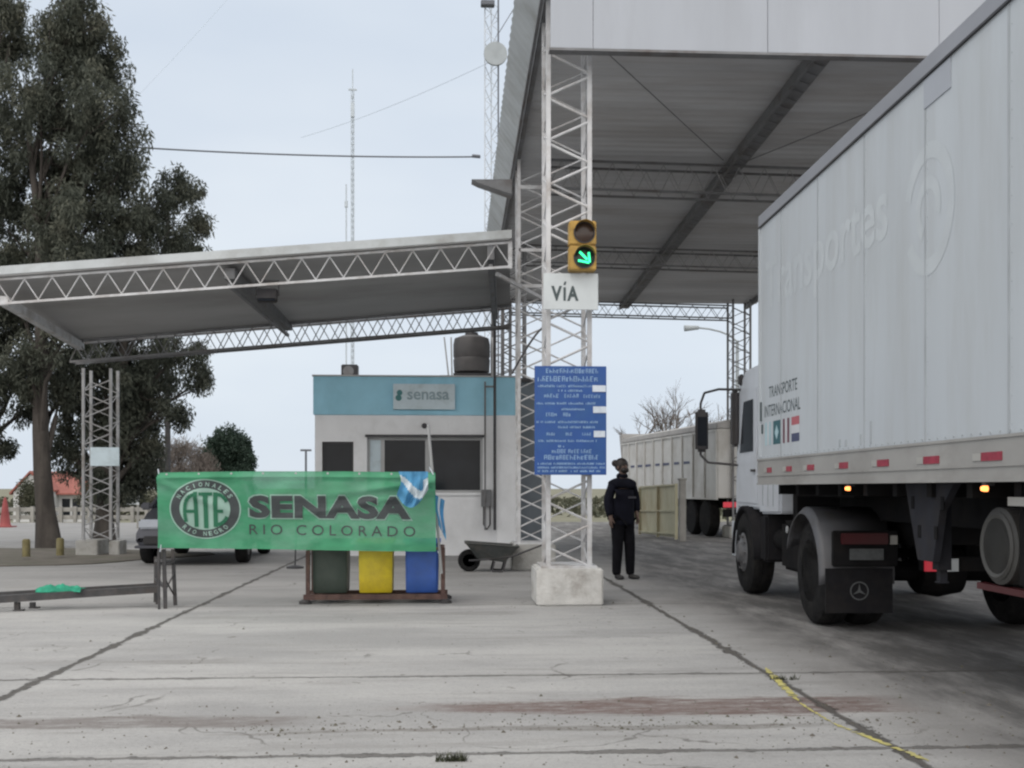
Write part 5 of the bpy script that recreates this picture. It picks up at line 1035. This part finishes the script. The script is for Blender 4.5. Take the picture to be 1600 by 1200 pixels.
# ================================================================ TREES
def leaves_mesh(name, clumps, material, parent, n_per, ll=(.11, .19), lw=.028, droop=.8, seed=1, spread=(1, 1, 1.25)):
    rg = np.random.default_rng(seed); V = []
    for (c, r, k) in clumps:
        n = int(n_per*k); d = rg.normal(size=(n, 3)); d /= np.linalg.norm(d, axis=1)[:, None]; rad = r*rg.random(n)**.45
        pos = np.array(c)+d*rad[:, None]*np.array(spread)
        di = rg.normal(size=(n, 3))*.55; di[:, 2] -= droop; di /= np.linalg.norm(di, axis=1)[:, None]
        s = np.cross(di, rg.normal(size=(n, 3))); s /= np.linalg.norm(s, axis=1)[:, None]+1e-9
        L_ = rg.uniform(*ll, n)[:, None]; w_ = lw*rg.uniform(.7, 1.3, n)[:, None]
        V.append(np.stack([pos, pos+di*L_*.45+s*w_*.5, pos+di*L_, pos+di*L_*.45-s*w_*.5], 1).reshape(-1, 3))
    V = np.concatenate(V); nq = len(V)//4; V = V-np.array(root_mat(parent).translation)
    me = bpy.data.meshes.new(name); me.vertices.add(nq*4); me.vertices.foreach_set('co', V.ravel()); me.loops.add(nq*4); me.loops.foreach_set('vertex_index', np.arange(nq*4))
    me.polygons.add(nq); me.polygons.foreach_set('loop_start', np.arange(nq)*4); me.polygons.foreach_set('loop_total', np.full(nq, 4)); me.update(calc_edges=True)
    me.materials.append(M[material]); o = bpy.data.objects.new(name, me); C.objects.link(o); o.parent = parent; return o
def eucalypt(px, py, lean, blobs, label, seed, d=24.0, tw=.24, dens=1.0, rsub=.27, base=None):
    rnd = random.Random(seed); p = base or gp(px, py); t = thing('eucalyptus_tree', p, label, 'tree', group='eucalyptus trees on the left')
    bl = [(cp(x, y, d+rnd.uniform(-.9, .9)), r*d/F) for x, y, r in blobs]
    mb = MB(); top = max(b[0].z for b in bl)*.82; pts = []; rads = []
    for i in range(12):
        f = i/11; pts.append(p+Vector((lean*f+.10*math.sin(f*7+seed), .1*math.sin(f*5), top*f-.05))); rads.append(tw*(1-.82*f)*(1.35 if i == 0 else 1))
    mb.tube(pts, rads, 12)
    for (c, r) in bl:
        f = min(.95, max(.18, (c.z-1.6)/top*.85)); k = min(10, int(f*11)); a = pts[k].lerp(pts[k+1], f*11-k); m1 = a.lerp(c, .5)+Vector((rnd.uniform(-.2, .2), rnd.uniform(-.2, .2), .25)); r0 = rads[k]*.45
        mb.tube([a, a.lerp(m1, .5), m1, m1.lerp(c, .5), c], [r0, r0*.8, r0*.6, r0*.4, .012], 7)
        for _ in range(4): e = c+Vector((rnd.gauss(0, .5), rnd.gauss(0, .5), rnd.gauss(0, .5)))*r; mb.tube([m1.lerp(c, rnd.uniform(.2, .9)), e], [.018, .006], 4)
    mb.build('trunk', 'bark', t, smooth=True)
    cl = []
    for (c, r) in bl:
        ns = int(23*dens*(r/.9)**2.0)+5
        for _ in range(ns):
            v = Vector((rnd.gauss(0, 1), rnd.gauss(0, 1), rnd.gauss(0, 1))).normalized()*r*rnd.random()**.4; rr = rsub*rnd.uniform(.5, 1.15)
            cl.append((c+v, rr, (rr/rsub)**2))
    leaves_mesh('crown', cl, 'leaf', t, 225, ll=(.08, .17), lw=.034, seed=seed)
eucalypt(76, 856, -.4, [(118, 22, 42), (128, 60, 55), (90, 60, 45), (100, 110, 65), (150, 110, 50), (60, 150, 60), (165, 165, 52), (110, 180, 70), (180, 215, 45), (60, 235, 70), (140, 240, 70), (195, 262, 40), (95, 300, 75), (170, 310, 65), (40, 330, 65), (120, 370, 80), (60, 400, 70), (185, 375, 55), (90, 460, 60), (30, 480, 40), (140, 440, 50), (100, 540, 42), (70, 560, 30), (95, 610, 18), (52, 610, 16), (40, 560, 34), (110, 600, 26)],
    'tall dark eucalyptus with the thick bare trunk between two yellow posts', 3, 24.2, .22)
eucalypt(160, 850, .6, [(262, 290, 28), (285, 300, 30), (240, 330, 42), (300, 345, 26), (215, 390, 60), (280, 385, 40), (300, 400, 24), (250, 450, 60), (190, 470, 60), (220, 520, 62), (285, 545, 38), (305, 600, 24), (250, 590, 52), (190, 600, 58), (225, 650, 44), (180, 680, 50), (262, 640, 26), (150, 560, 50), (200, 730, 34), (160, 640, 40), (120, 620, 40), (115, 680, 30), (160, 700, 40), (190, 640, 55), (215, 600, 50), (235, 700, 26), (205, 755, 26), (230, 745, 22), (125, 735, 26), (150, 755, 24), (100, 700, 22), (180, 770, 20)],
    'eucalyptus with low drooping crown behind the left lattice column', 9, 26.0, .22)
eucalypt(-60, 856, .3, [(14, 20, 34), (-10, 60, 40), (20, 70, 26), (-50, 120, 80), (-20, 200, 60), (-60, 280, 80), (0, 330, 60), (10, 420, 56), (-30, 470, 70), (12, 530, 44), (28, 590, 26), (20, 520, 40), (0, 610, 38), (-20, 670, 40), (40, 640, 14), (8, 700, 16)],
    'eucalyptus at the left edge of the picture, its trunk out of view', 14, 24.8, .22)
# loose bark and leaf litter not modelled; shrubs and far trees
def bush(name, px, py, d, clumps, material, label, cat, n_per, rs, seed, ll=(.1, .2), lw=.06, droop=0, trunk=True):
    p = cp(px, py, d); z0 = zt(p.x, p.y) if p.y > 41 else 0; t = thing(name, (p.x, p.y, z0), label, cat); rnd = random.Random(seed); cl = []; mb = MB()
    for (x, y, r) in clumps:
        c = cp(x, y, d+rnd.uniform(-.8, .8)); r = r*d/F; mb.tube([(p.x+rnd.uniform(-.1, .1), p.y, z0-.1), ((p.x+c.x)/2, (p.y+c.y)/2, (z0+c.z)/2), c], [.10, .07, .02], 6)
        for _ in range(int(9*(r/rs)**1.5)+3):
            v = Vector((rnd.gauss(0, 1), rnd.gauss(0, 1), rnd.gauss(0, 1))).normalized()*r*rnd.random()**.4; cl.append((c+v, rs*rnd.uniform(.6, 1.2), 1))
    mb.build('trunk' if trunk else 'stems', 'bark', t); leaves_mesh('crown', cl, material, t, n_per, ll, lw, droop, seed); return t
bush('conifer_tree', 357, 790, 72, [(357, 690, 20), (345, 705, 22), (372, 705, 20), (335, 722, 18), (382, 722, 16), (358, 725, 26), (350, 745, 26), (375, 745, 22), (357, 770, 24)], 'conifer', 'dark rounded conifer beyond the banner top left', 'tree', 170, .5, 21, (.15, .3), .1)
bush('bare_shrub', 268, 790, 62, [(258, 712, 16), (280, 708, 16), (250, 730, 18), (275, 735, 22), (265, 755, 22), (290, 750, 20)], 'bushb', 'brownish leafless shrub left of the dark conifer, nearer the eucalyptus', 'shrub', 60, .5, 22, (.25, .5), .035, -.6, False)
bush('bare_shrub', 308, 790, 64, [(300, 712, 16), (316, 722, 16), (305, 745, 22), (325, 750, 18)], 'bushb', 'brownish leafless shrub touching the left side of the dark conifer', 'shrub', 60, .5, 23, (.25, .5), .035, -.6, False)
bush('garden_shrub', 52, 800, 58, [(48, 765, 14), (58, 780, 16), (44, 790, 14)], 'scrub', 'dark garden shrub in front of the white house', 'shrub', 120, .4, 24)
bush('garden_shrub', 150, 800, 56, [(140, 770, 18), (165, 775, 18), (185, 780, 18), (205, 778, 16), (232, 780, 18), (150, 790, 18), (220, 795, 16)], 'scrub', 'wide dark shrub behind the left lattice column foot', 'shrub', 90, .5, 25)
def bare_tree(px, pybase, d, ytop, seed, label):
    p = cp(px, pybase, d); z0 = zt(p.x, p.y) if p.y > 41 else 0; t = thing('bare_tree', (p.x, p.y, z0), label, 'tree', group='bare trees behind the grain trailer'); rnd = random.Random(seed); mb = MB(); tw = MB(); zt2 = cp(0, ytop, d).z
    def grow(a, dirv, L_, r, lev, m_):
        b = a+dirv*L_; m_.tube([a, a.lerp(b, .5)+Vector((rnd.uniform(-.06, .06)*L_, 0, 0)), b], [r, r*.8, r*.62], 5)
        if lev == 0: return
        for _ in range(3 if lev > 1 else 4):
            nd = (dirv+Vector((rnd.gauss(0, .42), rnd.gauss(0, .42), rnd.gauss(.10, .2)))).normalized(); grow(a.lerp(b, rnd.uniform(.55, 1)), nd, L_*rnd.uniform(.55, .8), r*.55, lev-1, tw)
    hh = zt2-z0; grow(Vector((p.x, p.y, z0)), Vector((0, 0, 1)), hh*.45, .14, 5, mb)
    mb.build('trunk', 'bark', t); tw.build('crown', 'bushb', t)
bare_tree(1008, 790, 50, 640, 4, 'bare pale tree behind the left end of the grain trailer'); bare_tree(1044, 790, 48, 622, 5, 'bare pale tree with the tallest twigs behind the grain trailer'); bare_tree(1090, 790, 52, 640, 6, 'bare pale tree behind the truck mirror')
# far scrub line
def scrubline(x0, x1, y0_, y1_, hmax, n, seed):
    rnd = random.Random(seed); cl = []
    for i in range(n):
        x, y = rnd.uniform(x0, x1), rnd.uniform(y0_, y1_); z0 = zt(x, y) if y > 41 else 0; r = rnd.uniform(.5, 1)*hmax*.5; cl.append(((x, y, z0+r*.7), r, 1))
    return cl
t = thing('far_scrub', (0, 150, 0), 'low dark scrub along the horizon', 'scrub'); t['kind'] = 'stuff'
o = leaves_mesh('scrub', scrubline(-120, 120, 85, 230, 1.5, 1500, 31), 'scrub', t, 26, (.4, .8), .35, 0, 31, (1.8, 1, .8))
